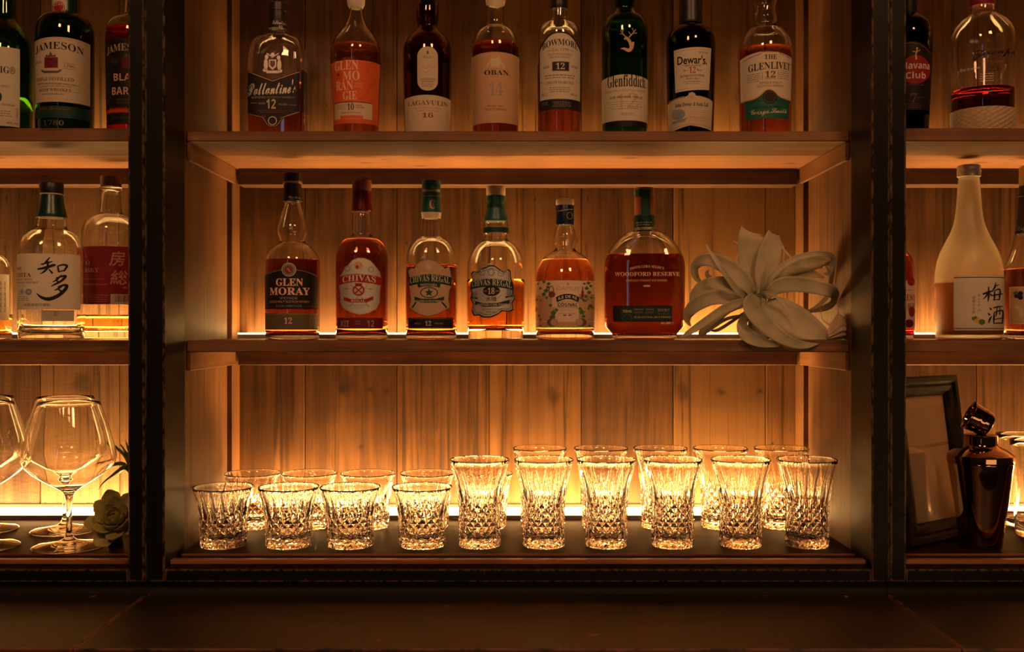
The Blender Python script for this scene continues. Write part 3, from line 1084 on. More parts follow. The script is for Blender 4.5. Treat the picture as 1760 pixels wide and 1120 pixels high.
    def done(self, label=None, parent=None, step=0.0025):
        bm = self.bm
        bmesh.ops.triangulate(bm, faces=[f for f in bm.faces if len(f.verts) > 4])
        us = [v.co.x for v in bm.verts]
        lo, hi = min(us), max(us)
        n = max(1, int((hi - lo) / step))
        for i in range(1, n):
            bmesh.ops.bisect_plane(bm, geom=bm.verts[:] + bm.edges[:] + bm.faces[:], plane_co=(lo + (hi - lo) * i / n, 0, 0), plane_no=(1, 0, 0), dist=1e-7)
        zs = [v.co.y for v in bm.verts]
        zlo, zhi = min(zs), max(zs)
        for i in range(1, max(1, int((zhi - zlo) / 0.012))):
            bmesh.ops.bisect_plane(bm, geom=bm.verts[:] + bm.edges[:] + bm.faces[:], plane_co=(0, zlo + 0.012 * i, 0), plane_no=(0, 1, 0), dist=1e-7)
        for v in bm.verts:
            u, z, lay = v.co
            x, y, nx, ny = self.pt(u / self.rr)
            r = self.rz(z)
            e = self.eps + 0.00010 * lay
            v.co = (x * r + nx * e, y * r + ny * e, z)
        me = bpy.data.meshes.new(self.name)
        bm.to_mesh(me); bm.free()
        for m in self.mats: me.materials.append(m)
        o = link(self.name, me, parent or self.b.root)
        if label: o['label'] = label
        return o

def capsec(hw_px, b):
    return dict(hw=hw_px, sec=section(1, 2, 0, 64), rz=lambda z: hw_px * b.d / F)

DT, DM = 1.500, 1.520     # axis depth of the bottles on the upper and the middle shelf

# ================================================================== upper shelf, middle bay
zt = Z_TOP
b = Bottle('whisky_bottle', 'squarish whisky bottle with pentagon black label, far left on the upper shelf', 478, DT, zt,
           [(13, 28), (14, 55), (17, 61), (28, 65), (38, 70), (43, 76), (47, 86), (49.5, 100), (50.5, 119), (50.5, 160), (50, 225)],
           G_clear, dr=0.72, n=4.5, yaw=-0.22, liquid=(Q_rose, 142))
b.cap('screw_cap', foil('ink', 0.4, 0.2), [(14.5, 6.5), (16.3, 8), (16.3, 21), (15.6, 22), (15.6, 24), (16.4, 25), (16.4, 50), (16.0, 51)], 'black screw cap')
l = b.label('cap_print', **capsec(16.6, b))
l.text("Ballantine's", 480, 42, 8, 'silver', 'script', w=23).text('12', 482, 49.5, 5.5, 'silver', 'bold', w=6); l.done()
l = b.label()
l.poly([(428, 119), (469, 138), (513, 121), (513, 193), (486, 204), (480, 214), (474, 218.5), (464, 218.5), (458, 214), (452, 204), (428, 195)], 'ink', 0)
l.line([(428, 121), (469, 140), (513, 123)], 1.0, 'gold', 1)
l.line([(428, 193.5), (453, 202.5), (459, 212.5), (465, 217), (473, 217), (479, 212.5), (485, 202.5), (513, 191.5)], .8, 'gold', 1)
l.text("Ballantine's", 468, 163, 24, 'silver', 'script', w=78, tilt=5, shear=.15, offset=.012)
l.text('BLENDED SCOTCH WHISKY', 470, 169.5, 3.4, 'grey', 'sans', w=70)
l.text('12', 466.5, 187.5, 16.5, 'cream', 'bold', w=15.5)
l.text('AGED', 451, 181, 3.6, 'grey', 'serif', w=12).text('YEARS', 486, 181, 3.6, 'grey', 'serif', w=14)
l.line([(432, 179.3), (443, 179.3)], .7, 'grey').line([(495, 179.3), (508, 179.3)], .7, 'grey')
l.lines(469, 190, 50, 2, 3.2, 'redbrown', .9).text('70cl', 454, 203, 3.2, 'redbrown', 'bold').text('40%', 484, 203, 3.2, 'redbrown', 'bold')
l.ring(468.7, 208, 7.3, 7.3, 1.1, 'silver', 1)
l.done('black pentagon label with white script')
l = b.label('crest')
for dx in (-11, 11):
    l.ell(469 + dx, 112, 3.4, 10, 'silver', 1).ell(469 + dx * .9, 99, 3, 4, 'silver', 1).ell(469 + dx * 1.1, 122, 4, 3, 'silver', 1)
l.poly([(463, 103), (475, 103), (475, 115), (469, 121), (463, 115)], 'silver', 1).poly([(465, 105), (473, 105), (473, 113), (469, 117), (465, 113)], 'brown', 2)
l.line([(459, 92), (469, 99), (479, 92)], 1.6, 'silver').ell(469, 95, 3.5, 4, 'silver', 1).rect(459, 122, 479, 126.5, 'silver', 1)
l.done('white printed coat of arms')
l = b.label('side_label')
l.poly([(515.5, 121), (527, 118), (528, 189), (515.5, 193)], 'ink', 0)
l.text("Ballantine's", 521, 184, 7, 'silver', 'script', w=56, rot=True)
l.done('narrow black side label')

b = Bottle('whisky_bottle', 'pear-necked whisky bottle with bright orange label on the upper shelf', 612, DT, zt,
           [(10.5, -8), (11, 14), (12.5, 26), (16, 38), (21, 48), (29, 58), (36, 68), (40, 75), (43, 84), (43.8, 92), (43.4, 102), (41, 150), (39.2, 194), (38.8, 225)],
           G_clear, liquid=(Q_orange, 77))
b.cap('cork_stopper', foil('orange', .5, 0), [(14, -24), (15, -23), (15, -3), (15, -2)], 'orange stopper top')
b.cap('neck_band', ink('paper'), [(15.2, -2), (15.4, 1), (14.5, 9), (13, 12), (11.5, 15)])
l = b.label()
l.rect(569.5, 103, 653, 211, 'orange', 0, xc=612)
for i in range(5):
    l.brush([(645 - i * 3, 104 + i * 2), (628 + i * 2, 112), (640 - i * 3, 128), (648 - i * 3, 136), (632 + i, 152), (622 + i * 2, 166), (616, 172)], .6, 'dkorange', 1)
l.text('GLEN', 596, 120.5, 16.5, 'pink', 'serif', w=40).text('MO', 603.5, 137.5, 16, 'pink', 'serif', w=29)
l.rect(577, 121.5, 586.5, 137.5, 'dkorange', 1).ell(581.7, 129.5, 2, 2, 'maroon', 2)
l.text('RAN', 592, 155, 16, 'pink', 'serif', w=30).text('GIE', 601, 171, 15, 'pink', 'serif', w=25)
l.lines(617, 142, 18, 4, 2.4, 'pink', .6)
l.rect(572.5, 174.5, 642, 203, 'cream', 1, xc=608)
l.rect(572.5, 173.8, 642, 175.2, 'maroon', 2, xc=608)
l.text('10', 602, 188.5, 11.5, 'ink', 'serif', w=12)
l.lines(586, 180, 18, 4, 2.4, 'dim', .6).text('AGED', 617, 181.5, 2.6, 'dim', 'serif', w=12).text('YEARS', 619, 185, 2.6, 'dim', 'serif', w=15)
l.text('HIGHLAND SINGLE MALT', 603, 194, 2.6, 'dim', 'serif', w=36)
l.rect(583, 197.5, 625, 202.5, 'orange', 2)
l.done('orange label with pale lettering')

b = Bottle('whisky_bottle', 'dark brown whisky bottle with oval neck label above a cream label, on the upper shelf', 735, DT, zt,
           [(14, -40), (15.5, -15), (17, 0), (19.3, 14), (19.6, 25), (18.8, 36), (16.4, 46), (18, 51), (24, 57), (32, 65), (38, 74), (41, 84), (41.8, 94), (41.4, 150), (40.2, 225)],
           G_brown, liquid=(liq('brown_whisky', (0.45, 0.16, 0.05)), 70))
b.cap('capsule', foil('black', .4, .1), [(15, -56), (16.5, -55), (16.5, -40), (17.8, -10), (18, 4), (17.8, 5)])
l = b.label('oval_label')
n = 40
pts = []
for i in range(n):
    a = 2 * PI * i / n
    pts.append((735 + 17.3 * math.copysign(abs(math.cos(a)) ** .9, math.cos(a)), 118 + (20.5 if True else 0) * math.copysign(1, math.sin(a)) * (1 if abs(math.sin(a)) > 1e-9 else 0) * 1 + 17.3 * math.sin(a)))
l.poly(pts, 'cream', 0)
l.poly([(733, 93), (735, 85), (737, 93)], 'dim', 1).rect(733.5, 88, 736.5, 93, 'dim', 1)
l.lines(735, 97, 18, 2, 2.4, 'dim', .6)
l.brush([(725, 119), (729, 114), (733, 118), (737, 112), (741, 117), (747, 113)], 1.2, 'tan').brush([(727, 122), (733, 125), (741, 120)], 1.2, 'tan')
l.text('LAGAVULIN', 735, 137.5, 3.0, 'brown', 'serif', w=26).text('DISTILLERY', 735, 141.5, 2.4, 'brown', 'serif', w=20)
l.lines(735, 144.5, 22, 2, 3.2, 'brown', .8)
l.done('cream oval label')
l = b.label()
l.rect(695.5, 166, 775, 240, 'cream', 0, arch=3, xc=735)
l.text('LAGAVULIN', 735, 180.5, 8, 'brown', 'serif', w=67)
l.text('ISLAY SINGLE MALT', 735, 187, 3.6, 'tan', 'serif', w=46).text('SCOTCH WHISKY', 735, 192, 3.4, 'tan', 'serif', w=38)
l.text('16', 735, 202, 8.5, 'red', 'serif', w=19)
l.line([(708, 198), (722, 198)], .5, 'tan').line([(748, 198), (762, 198)], .5, 'tan')
l.lines(702, 192, 5, 8, 2.5, 'tan', .5).lines(769, 192, 5, 8, 2.5, 'tan', .5)
l.done('wide cream label')

b = Bottle('whisky_bottle', 'clear whisky bottle with tall tan label printed 14, fourth on the upper shelf', 851.6, DT, zt,
           [(14, -30), (15.2, 0), (15, 20), (15, 40), (16.5, 46), (24, 50.5), (31, 56), (36, 64), (39, 73), (40.5, 86), (40.3, 130), (39.2, 225)],
           G_clear, liquid=(Q_red, 74))
b.cap('wax_seal', foil('beige', .6, 0), [(14, -60), (17, -58), (17.4, -20), (17, 3), (16, 8), (15.2, 10)])
l = b.label('seal_drip', **capsec(16.2, b))
l.poly([(838, -2), (866, -2), (866, 8), (860, 12), (854, 15.5), (849, 11), (842, 10), (838, 6)], 'beige', 0); l.done()
l = b.label()
l.rect(811.3, 92, 892, 211, 'peach', 0, arch=2.5, xc=851.6)
l.rect(829.3, 93, 830, 200, 'tan', 1, xc=851).rect(876.8, 93, 877.5, 200, 'tan', 1, xc=851)
l.lines(821, 98, 12, 26, 3.8, 'tan', .7, seed=2).lines(884, 98, 11, 26, 3.8, 'tan', .7, seed=3)
l.ell(851.5, 106, 9, 12, 'beige', 1).brush([(837, 116), (843, 106), (850, 112), (860, 107), (867, 118)], 3.5, 'beige', 2).ell(850, 97, 5, 4, 'tan', 2).brush([(838, 119), (850, 116), (866, 119)], 2, 'tan', 2)
l.text('OBAN.', 854.5, 129, 8.6, 'ink', 'serif', w=43)
l.text('Little Bay of Caves', 853, 133, 3, 'tan', 'script', w=28)
for i in range(11): l.rect(833, 137 + i * 3.6, 874, 137.6 + i * 3.6, 'tan', 1, xc=851)
l.text('14', 852.5, 164.5, 24, 'grey', 'serif', w=22)
l.text('SINGLE MALT', 852, 184, 3.4, 'brown', 'serif', w=28).text('SCOTCH WHISKY', 852, 189.5, 3.6, 'brown', 'serif', w=36)
l.lines(852, 176, 28, 1, 3, 'tan', .8)
l.ring(851, 186, 10, 8, .6, 'beige', 1)
l.rect(811.3, 200.5, 892, 201.3, 'tan', 1, xc=851).lines(851, 203.5, 34, 1, 3, 'tan', 1)
l.done('tan label with rows of small print')

b = Bottle('whisky_bottle', 'clear whisky bottle with white arched label and black box reading 12, on the upper shelf', 960.9, DT, zt,
           [(12.5, -10), (13, 15), (13.4, 31), (15, 35), (19, 38.5), (26, 42), (31, 46), (35, 52), (37, 60), (37.7, 75), (37.5, 130), (36.8, 225)],
           G_clear, liquid=(Q_rose, 104))
b.cap('cap', foil('black', .4, .1), [(13.5, -40), (15.2, -38), (15.2, -6), (14.9, 10), (14.4, 16), (13.9, 17)], 'black cap')
l = b.label()
def archpts(x0, x1, ytop, ysh, yb, n=20):
    return [(x0 + (x1 - x0) * i / n, ysh - (ysh - ytop) * (1 - abs(2 * i / n - 1) ** 2.6)) for i in range(n + 1)] + [(x1, yb), (x0, yb)]
l.poly(archpts(926.5, 998.5, 54, 82, 188), 'ink', 0)
l.poly(archpts(928.5, 996.5, 57, 84, 170), 'paper', 1)
l.text('BOWMORE', 962.5, 78, 11, 'ink', 'serif', w=59, arc=6, lay=2)
l.text('Est. 1779', 963, 88.5, 5.5, 'dim', 'ital', w=27, shear=-.2)
l.line([(941, 88), (948, 88)], .6, 'dim', 2).line([(979, 88), (986, 88)], .6, 'dim', 2)
l.text('ISLAY SINGLE MALT', 963, 95, 3.4, 'dim', 'sans', w=40).text('SCOTCH WHISKY', 963, 100, 3.4, 'dim', 'sans', w=34)
l.rect(949, 105.5, 978, 122.5, 'grey', 2).rect(950, 106.5, 977, 121.5, 'ink', 3)
l.text('12', 963, 119.3, 11, 'paper', 'serif', w=14.5, lay=4)
l.text('AGED', 939, 118, 4, 'dim', 'serif', w=11).text('YEARS', 986.5, 118, 4, 'dim', 'serif', w=11)
l.lines(962, 128.5, 54, 2, 4.2, 'dim', 1.2, seed=6)
l.text('TWELVE YEARS OLD', 962, 144, 4.6, 'dim', 'serif', w=46)
l.line([(928, 142.5), (934, 142.5)], .7, 'dim', 2).line([(989, 142.5), (996, 142.5)], .7, 'dim', 2)
l.lines(962, 150, 38, 3, 3.4, 'dim', .9, seed=8)
l.text('70cl e', 936, 165.5, 5.2, 'dim', 'ital', w=11).text('40%vol', 986, 165.5, 4.4, 'dim', 'ital', w=12)
l.lines(937, 176, 12, 3, 2.4, 'grey', .6).lines(966, 175, 36, 4, 2.5, 'grey', .6, seed=5)
l.done('white arched label edged in black')

b = Bottle('whisky_bottle', 'green whisky bottle with stag emblem above a white label, on the upper shelf', 1073.8, DT, zt,
           [(17.5, -30), (18.7, 0), (17, 9), (16, 16), (17.5, 21), (23, 26), (30, 31), (35, 38), (38.3, 47), (39.8, 56), (39.8, 120), (39.4, 180), (38.4, 225)],
           G_green, liquid=(liq('pale_whisky', (0.8, 0.65, 0.25)), 40))
b.cap('capsule', foil('dkgreen', .3, .3), [(15, -70), (17, -69), (17, -40), (18.9, -20), (19.3, 2), (19, 3)])
l = b.label('emblem')
g = 'ochre'
l.brush([(1088, 72), (1085, 82), (1080, 87), (1073, 84), (1067, 84)], [3, 6, 6, 4, 1], 'tan').brush([(1084, 80), (1082, 72), (1077, 66), (1073, 68)], [5, 5, 5, 2], 'tan')
l.brush([(1078, 66), (1072, 60), (1067, 52)], [2, 1.6, .8], 'tan').brush([(1071, 59), (1066, 58)], 1.1, 'tan').brush([(1070, 56), (1072, 49)], 1, 'tan')
l.brush([(1081, 65), (1087, 58), (1092, 51)], [2, 1.6, .8], 'tan').brush([(1086, 59), (1094, 57)], 1.1, 'tan').brush([(1089, 56), (1086, 49)], 1, 'tan').brush([(1085, 62), (1080, 55)], 1, 'tan')
l.done('printed brown stag')
l = b.label()
l.rect(1034.8, 132, 1112.8, 214, 'paper', 0, arch=4, xc=1073.8, archb=0)
l.rect(1034.8, 207, 1112.8, 217, 'black', 1, xc=1073.8)
l.text('Glenfiddich.', 1077, 149, 21, 'ink', 'serif', w=64)
l.text('SINGLE MALT SCOTCH WHISKY', 1074, 157.5, 4, 'grey', 'sans', w=68)
l.text('OUR ORIGINAL TWELVE', 1076, 168.5, 3.6, 'dim', 'bold', w=54)
l.text('1', 1067.5, 188, 27, 'tan', 'serif', w=11, lay=1).text('2', 1087, 187, 27, 'tan', 'serif', w=18, lay=1)
l.lines(1074, 174, 60, 4, 4.0, 'grey', .8, seed=4).lines(1078, 194, 26, 1, 3, 'grey', 1)
l.text('A Valley of the Deer', 1079, 199.5, 4.4, 'grey', 'script', w=30)
l.line([(1036.5, 140), (1036.5, 175)], .7, 'tan', 1)
l.done('white label with black lettering')

b = Bottle('whisky_bottle', 'almost black whisky bottle with two cream labels, second from right on the upper shelf', 1187, DT, zt,
           [(18, -40), (19, 0), (19.2, 30), (19.4, 43), (24, 46), (30, 50), (36, 57), (39.5, 64), (41.7, 74), (42, 90), (41, 150), (39.2, 225)],
           G_dark, liquid=(Q_brown, 60))
b.cap('capsule', foil('black', .35, .2), [(18, -70), (19.4, -68), (19.4, 0), (19.9, 38), (20, 41), (19.6, 42)])
l = b.label()
l.poly([(1159, 83.5), (1190, 81.5), (1221, 80.5), (1218.3, 153), (1190, 155), (1161, 157)], 'paper', 0)
l.line([(1161, 87), (1219, 84)], .7, 'tan').line([(1162, 153), (1217, 149.5)], .7, 'tan')
l.text("Dewar's.", 1189.5, 110, 15, 'black', 'sans', w=49, offset=.02)
l.text('ESTD 1846', 1208, 93, 3, 'dim', 'sans', w=14)
l.text('TRUE SCOTCH', 1190, 114, 2.8, 'black', 'serif', w=27).line([(1172, 111.7), (1176, 111.7)], .6, 'dim').line([(1204, 111.7), (1208, 111.7)], .6, 'dim')
l.text('12', 1190, 125.5, 11, 'red', 'serif', w=11).text('Aged', 1178.5, 123.5, 5, 'dim', 'script', w=9).text('Years', 1201.5, 122.5, 5, 'dim', 'script', w=9)
l.text('BLENDED SCOTCH WHISKY', 1190, 131.8, 4, 'dim', 'serif', w=40, tilt=1)
l.text('Double Aged', 1190.5, 137.5, 4.5, 'black', 'script', w=22).text('for Extra Smoothness', 1190, 142, 3.8, 'black', 'script', w=30)
l.lines(1190, 143.3, 26, 1, 2, 'dim', .7)
l.done('cream upper label with dark lettering')
l = b.label('lower_label')
l.poly([(1146.5, 173), (1160, 168.5), (1176, 166), (1182, 164), (1184, 160), (1189, 158), (1194, 160), (1196, 164), (1202, 165.5), (1214, 167.5), (1225, 171), (1224, 222), (1186, 215), (1147, 226)], 'cream', 0, 1187)
l.ring(1189, 166, 7, 6.5, .7, 'tan', 1).ell(1189, 166.5, 3.5, 4, 'tan', 1)
l.text('John Dewar & Sons Ltd', 1188.5, 183, 8, 'ink', 'serif', w=57)
l.lines(1199, 184.5, 36, 1, 2, 'tan', 1.2)
l.ell(1166, 196, 11.5, 9, 'bluegrey', 1).ell(1159.5, 196, 5, 8.5, 'grey', 2).poly([(1154, 207), (1182, 203), (1176, 209), (1155, 211)], 'bluegrey', 1)
l.lines(1201, 189, 36, 6, 3.4, 'tan', .8, seed=9).text('WHISKY', 1200, 204, 3.4, 'tan', 'serif', w=32)
l.line([(1149, 171.7), (1176, 166.5)], .8, 'tan').line([(1200, 166), (1223, 171.5)], .8, 'tan').line([(1149, 221), (1186, 212), (1222, 217)], .8, 'tan')
l.done('cream lower label with a cask drawing')

b = Bottle('whisky_bottle', 'clear whisky bottle with cream and green label, far right on the upper shelf', 1315, DT, zt,
           [(14, -34), (19, -12), (20.5, 0), (18.4, 9), (17.6, 14), (18.3, 24), (20.3, 32), (18.8, 43), (23, 49), (31, 54), (37.5, 62), (42, 70), (45, 80), (46, 90), (45.3, 140), (43.5, 225)],
           G_clear, liquid=(Q_rose, 82))
b.cap('capsule', foil('silver', .35, .4), [(15, -60), (17, -58), (17, -34), (19, -18), (18, -16)])
l = b.label()
l.rect(1273.5, 95, 1358.5, 168, 'paper', 0, arch=7, archb=0, xc=1316)
l.rect(1281, 172, 1355, 203, 'jade', 1, xc=1318)
cu = [(1273.5 + 85 * i / 24, 169.5 - 16 * math.exp(-((i - 13.5) / 4.2) ** 2)) for i in range(25)]
l.poly(cu + [(1357, 174), (1281, 174)], 'jade', 1, 1318)
l.line([(x, y - .6) for x, y in cu], 2.0, 'ochre', 2)
l.line([(1278, 100), (1308, 92), (1310, 89), (1338, 89), (1340, 92), (1356, 97)], 1.0, 'dim', 1)
l.text('THE', 1324, 102, 8, 'ink', 'serif', w=20).text('GLENLIVET', 1321.5, 119, 12.5, 'ink', 'serif', w=68, tilt=3, arc=1).text('12', 1323.5, 133.2, 11, 'maroon', 'serif', w=17)
l.rect(1310.3, 124, 1310.9, 137, 'dim', 1).rect(1336.5, 123, 1337.1, 137, 'dim', 1)
l.lines(1296, 126, 25, 5, 3.2, 'dim', .8, seed=11).lines(1346, 124, 16, 5, 3.2, 'dim', .8, seed=12)
l.text('YEARS OF AGE', 1323.5, 136.3, 2, 'dim', 'sans', w=19)
l.text('SINGLE MALT', 1324, 144, 3.8, 'dim', 'sans', w=36).text('SCOTCH WHISKY', 1323.5, 149.5, 3.8, 'dim', 'sans', w=44)
l.ell(1322.8, 167, 11.8, 11.8, 'ink', 3).ring(1322.8, 167, 9.5, 9.5, .7, 'dim', 4)
l.text('ESTD', 1300, 174, 3, 'teal', 'serif', lay=3).text('1824', 1343, 173, 3, 'teal', 'serif', lay=3)
l.text('DOUBLE OAK', 1320, 185, 3, 'ink', 'bold', w=44, lay=3)
l.text('George Smith', 1321, 198, 12, 'cream', 'script', w=60, lay=3, tilt=2)
l.line([(1304, 196), (1330, 193), (1352, 192)], .6, 'cream', 3)
l.done('cream label above a green band')

# ================================================================== middle shelf, middle bay
zm = Z_MID
b = Bottle('whisky_bottle', 'whisky bottle with bulging neck and black arched label, far left on the middle shelf', 503, DM, zm,
           [(12, 315), (13.2, 347), (16, 357), (21.5, 373), (26.5, 392), (26.7, 399), (23, 412), (22, 416), (26, 420), (32, 425), (39, 433), (44.5, 442), (46.3, 450), (46.5, 480), (46.2, 540), (46, 570)],
           G_clear, liquid=(Q_red, 446))
b.cap('screw_cap', foil('ink', .4, .2), [(15, 298), (16.2, 299.5), (16.2, 312), (15.5, 313)], 'black cap')
b.cap('cap_ring', foil('gold', .35, .7), [(16.4, 313), (16.4, 316.5)], 'gold ring')
b.cap('capsule', foil('ink', .4, .2), [(15.0, 316.5), (15.2, 325), (16.2, 344), (16.6, 346.5), (16, 347)], 'black neck wrap')
l = b.label('neck_print', **capsec(16.6, b)); l.text('Glen Moray', 506, 342.5, 5.5, 'silver', 'script', w=20); l.done()
l = b.label()
l.poly([(457, 472), (465, 467.5), (475, 464.5), (486, 462.5), (500, 462), (515, 463), (530, 466.5), (545.3, 473), (545.3, 531), (457, 531)], 'ink', 0)
l.line([(458, 473.5), (466, 469.5), (476, 466.3), (487, 464.5)], .7, 'grey').line([(507, 464.2), (518, 465.3), (530, 468.5), (544.5, 474.5)], .7, 'grey')
l.ell(496.8, 463.6, 11.7, 11.7, 'silver', 1).ell(496.8, 463.6, 10.4, 10.4, 'dim', 2).ring(496.8, 463.6, 8.6, 8.6, .6, 'silver', 3)
l.poly([(492, 459.5), (501.5, 459.5), (501.5, 466), (496.8, 470), (492, 466)], 'red', 3).line([(494, 461), (500, 468)], 1, 'silver', 4)
l.text('GLEN', 498, 491.5, 13, 'pink', 'serif', w=44, offset=.01).text('MORAY', 498.5, 507, 13, 'pink', 'serif', w=65, offset=.01)
l.text('SPEYSIDE', 496.5, 514.5, 4, 'grey', 'sans', w=29).text('SINGLE MALT SCOTCH WHISKY', 498, 520.5, 4, 'tan', 'sans', w=65)
l.text('ELGIN HERITAGE', 497, 527.8, 3.6, 'grey', 'sans', w=42, space=1.1).line([(459, 527), (472, 527)], .7, 'redbrown').line([(523, 527), (544, 527)], .7, 'redbrown')
l.done('black arched label with pink lettering')
l = b.label('lower_label')
l.rect(457, 538, 545, 567, 'olive', 0, xc=501)
l.ell(495, 551, 17, 8, 'dim', 1).text('12', 495.5, 556.5, 11, 'pink', 'serif', w=13)
l.rect(457, 539.3, 545, 540, 'gold', 1, xc=501).lines(466, 548, 14, 4, 3, 'gold', .5).lines(537, 541, 13, 8, 3, 'tan', .9, seed=5)
l.done('olive and gold lower label')

def neck_cut(bt, ys):
    pass

b = Bottle('whisky_bottle', 'full whisky bottle with maroon neck foil and silver shield label, second on the middle shelf', 622, DM, zm,
           [(14.5, 335), (15, 365), (16.5, 372), (17, 386), (16.5, 403), (20, 408), (30, 413), (37, 420), (41.5, 430), (44.2, 441), (44.7, 460), (44.7, 570)],
           G_clear, liquid=(Q_red, 411), dr=0.86, n=2.3)
b.cap('cork_stopper', foil('redbrown', .5, .1), [(15.5, 310.5), (16.4, 312), (16.4, 327), (16, 328.5)])
b.cap('capsule', foil('maroon', .28, .5), [(16.0, 328.5), (17, 331), (16.4, 340), (16.6, 352), (17.4, 360), (17.4, 363), (16.8, 364)], 'crumpled maroon foil')
l = b.label()
sh = [(583.5, 486), (586, 474), (594, 462), (600, 455), (606, 447.5), (616, 443.6), (626, 444), (636, 448), (643, 456), (651, 466), (654.5, 478), (651.5, 502), (651, 520), (646, 531), (632, 538), (618, 540.5), (604, 537), (591, 530), (586.5, 520), (586, 502)]
l.poly(sh, 'silver', 0, 619)
l.line(sh + sh[:1], 1.1, 'gold', 1)
for i in range(24):
    a = 2 * PI * i / 24
    l.line([(618 + 11 * math.cos(a), 487 + 11 * math.sin(a)), (618 + 26 * math.cos(a), 487 + 32 * math.sin(a))], .6, 'faint', 1)
l.ring(598, 462, 5, 5, 1.3, 'grey', 2).ring(637, 463, 5, 5, 1.3, 'grey', 2).ell(616, 456.5, 7, 6.5, 'tan', 2).ell(614, 459, 2.5, 3, 'red', 3).ell(616, 452, 3, 2.4, 'ochre', 3)
bn = [(583 + 72 * i / 14, 471.5 + 5.5 * (2 * i / 14 - 1) ** 2 + (-1 if i < 7 else 0)) for i in range(15)]
l.poly(bn + [(x, y + 14) for x, y in bn[::-1]], 'red', 2, 619)
l.text('CHIVAS', 617.5, 483, 11, 'white', 'serif', w=55, arc=3.5, lay=3)
l.line([(604, 489), (634, 528)], 1.6, 'gold', 2).line([(633, 487), (603, 526)], 1.6, 'gold', 2)
l.ring(616.5, 499, 10, 9.5, 2.4, 'red', 3).line([(610, 493), (623, 505)], 2.2, 'red', 3).line([(623, 493), (610, 505)], 2.2, 'red', 3).poly([(610, 487), (623, 487), (621, 492), (612, 492)], 'red', 3)
l.poly([(592, 510), (604, 514), (628, 514), (641, 509), (641, 515), (629, 520), (604, 520), (592, 516)], 'red', 3, 617).text('REGAL', 616, 519, 4, 'white', 'serif', w=24, lay=4)
l.text('ESTD', 595, 497.5, 2.4, 'red', 'serif').text('1801', 636, 498, 2.4, 'red', 'serif')
l.text('BLENDED SCOTCH', 617, 526, 2.5, 'grey', 'serif', w=34).text('WHISKY', 617, 530, 2.5, 'grey', 'serif', w=14)
l.done('silver shield label with red ribbon')
l = b.label('lower_label')
l.rect(580.5, 546, 657, 565, 'maroon', 0, xc=619)
l.text('XII', 593, 561.5, 10.5, 'grey', 'bold', w=14).text('12', 636.5, 561.5, 11, 'grey', 'bold', w=12).text('AGED', 615, 553.5, 2.5, 'grey', 'sans').text('YEARS', 615, 558, 2.5, 'grey', 'sans')
l.done('maroon band')

b = Bottle('whisky_bottle', 'whisky bottle with teal stopper and cream shield label, third on the middle shelf', 741.3, DM, zm,
           [(14.5, 335), (15.5, 366), (15.2, 376), (16.5, 388), (18, 400), (17.6, 407), (20, 410), (27, 413), (34, 419), (39.5, 428), (42.5, 438), (43.8, 450), (43.9, 500), (43.9, 570)],
           G_clear, liquid=(Q_red, 455), dr=0.86, n=2.3)
b.cap('cork_stopper', foil('teal', .4, .1), [(15.2, 311), (16.2, 312.5), (16.2, 326.5), (15.2, 328)], 'teal stopper')
b.cap('stopper_ring', ink('gold'), [(14.8, 328), (14.8, 331.5)])
b.cap('capsule', foil('teal', .28, .5), [(15.9, 331.5), (16.2, 334), (15.8, 345), (16.6, 358), (18, 365), (17.6, 366)], 'teal foil')
b.cap('neck_collar', ink('cream'), [(17.4, 366), (16.6, 372), (15.6, 376)])
l = b.label('neck_print', **capsec(16.6, b)); l.text('C', 743, 359, 16, 'gold', 'serif', w=9); l.rect(727, 336, 757, 336.8, 'gold', 1); l.done()
l = b.label()
sh = [(703, 486), (705, 476), (703, 465), (708, 460), (714, 462), (716, 455), (724, 449), (736, 446), (748, 449), (757, 455), (764, 462), (771, 458), (773, 465), (775, 478), (776.5, 486), (771, 500), (770, 515), (772, 528), (764, 533), (752, 539), (737, 543.5), (722, 540), (710, 533), (704.5, 528), (707.5, 515), (706, 500)]
l.poly([(740 + (x - 740) * 1.02, 494 + (y - 494) * 1.02) for x, y in sh], 'teal', 0, 740)
l.poly(sh, 'peach', 1, 740)
l.ring(719, 463, 6, 6, 1.2, 'tan', 2).ring(756, 463, 6, 6, 1.2, 'tan', 2).ell(736.5, 459, 7.5, 7, 'tan', 2).ell(736.5, 459, 4, 4.5, 'beige', 3).poly([(731, 453), (742, 453), (739, 449), (734, 449)], 'tan', 3)
bn = [(704 + 71 * i / 14, 471.5 + 5 * (2 * i / 14 - 1) ** 2) for i in range(15)]
l.poly(bn + [(x, y + 15) for x, y in bn[::-1]], 'dkgreen', 2, 740)
l.text('CHIVAS REGAL', 739, 483.5, 11.5, 'cream', 'serif', w=66, arc=4.2, lay=3)
l.poly([(718, 487), (729, 485.5), (746, 485.5), (757, 487), (755.5, 494.5), (746, 492.5), (729, 492.5), (719.5, 494.5)], 'dkgreen', 2, 737).text('MIZUNARA', 737, 491.5, 4, 'cream', 'serif', w=28, lay=3)
l.ring(737.5, 503, 15, 9.5, 1.7, 'teal', 2)
l.poly([(737.5 + (7.5 if i % 2 == 0 else 3.4) * math.sin(PI * i / 5), 503 - (7.5 if i % 2 == 0 else 3.4) * math.cos(PI * i / 5)) for i in range(10)], 'teal', 2)
l.poly([(713.5, 509.5), (725, 513.5), (750, 513.5), (762.5, 509.5), (762.5, 516), (750, 520.5), (725, 520.5), (713.5, 516)], 'dkgreen', 2, 738).text('BLENDED SCOTCH WHISKY', 738, 519.5, 3.8, 'cream', 'serif', w=44, lay=3)
l.line([(718, 517), (709.5, 529)], 2.6, 'dkgreen', 2).line([(757, 517), (767, 529)], 2.6, 'dkgreen', 2)
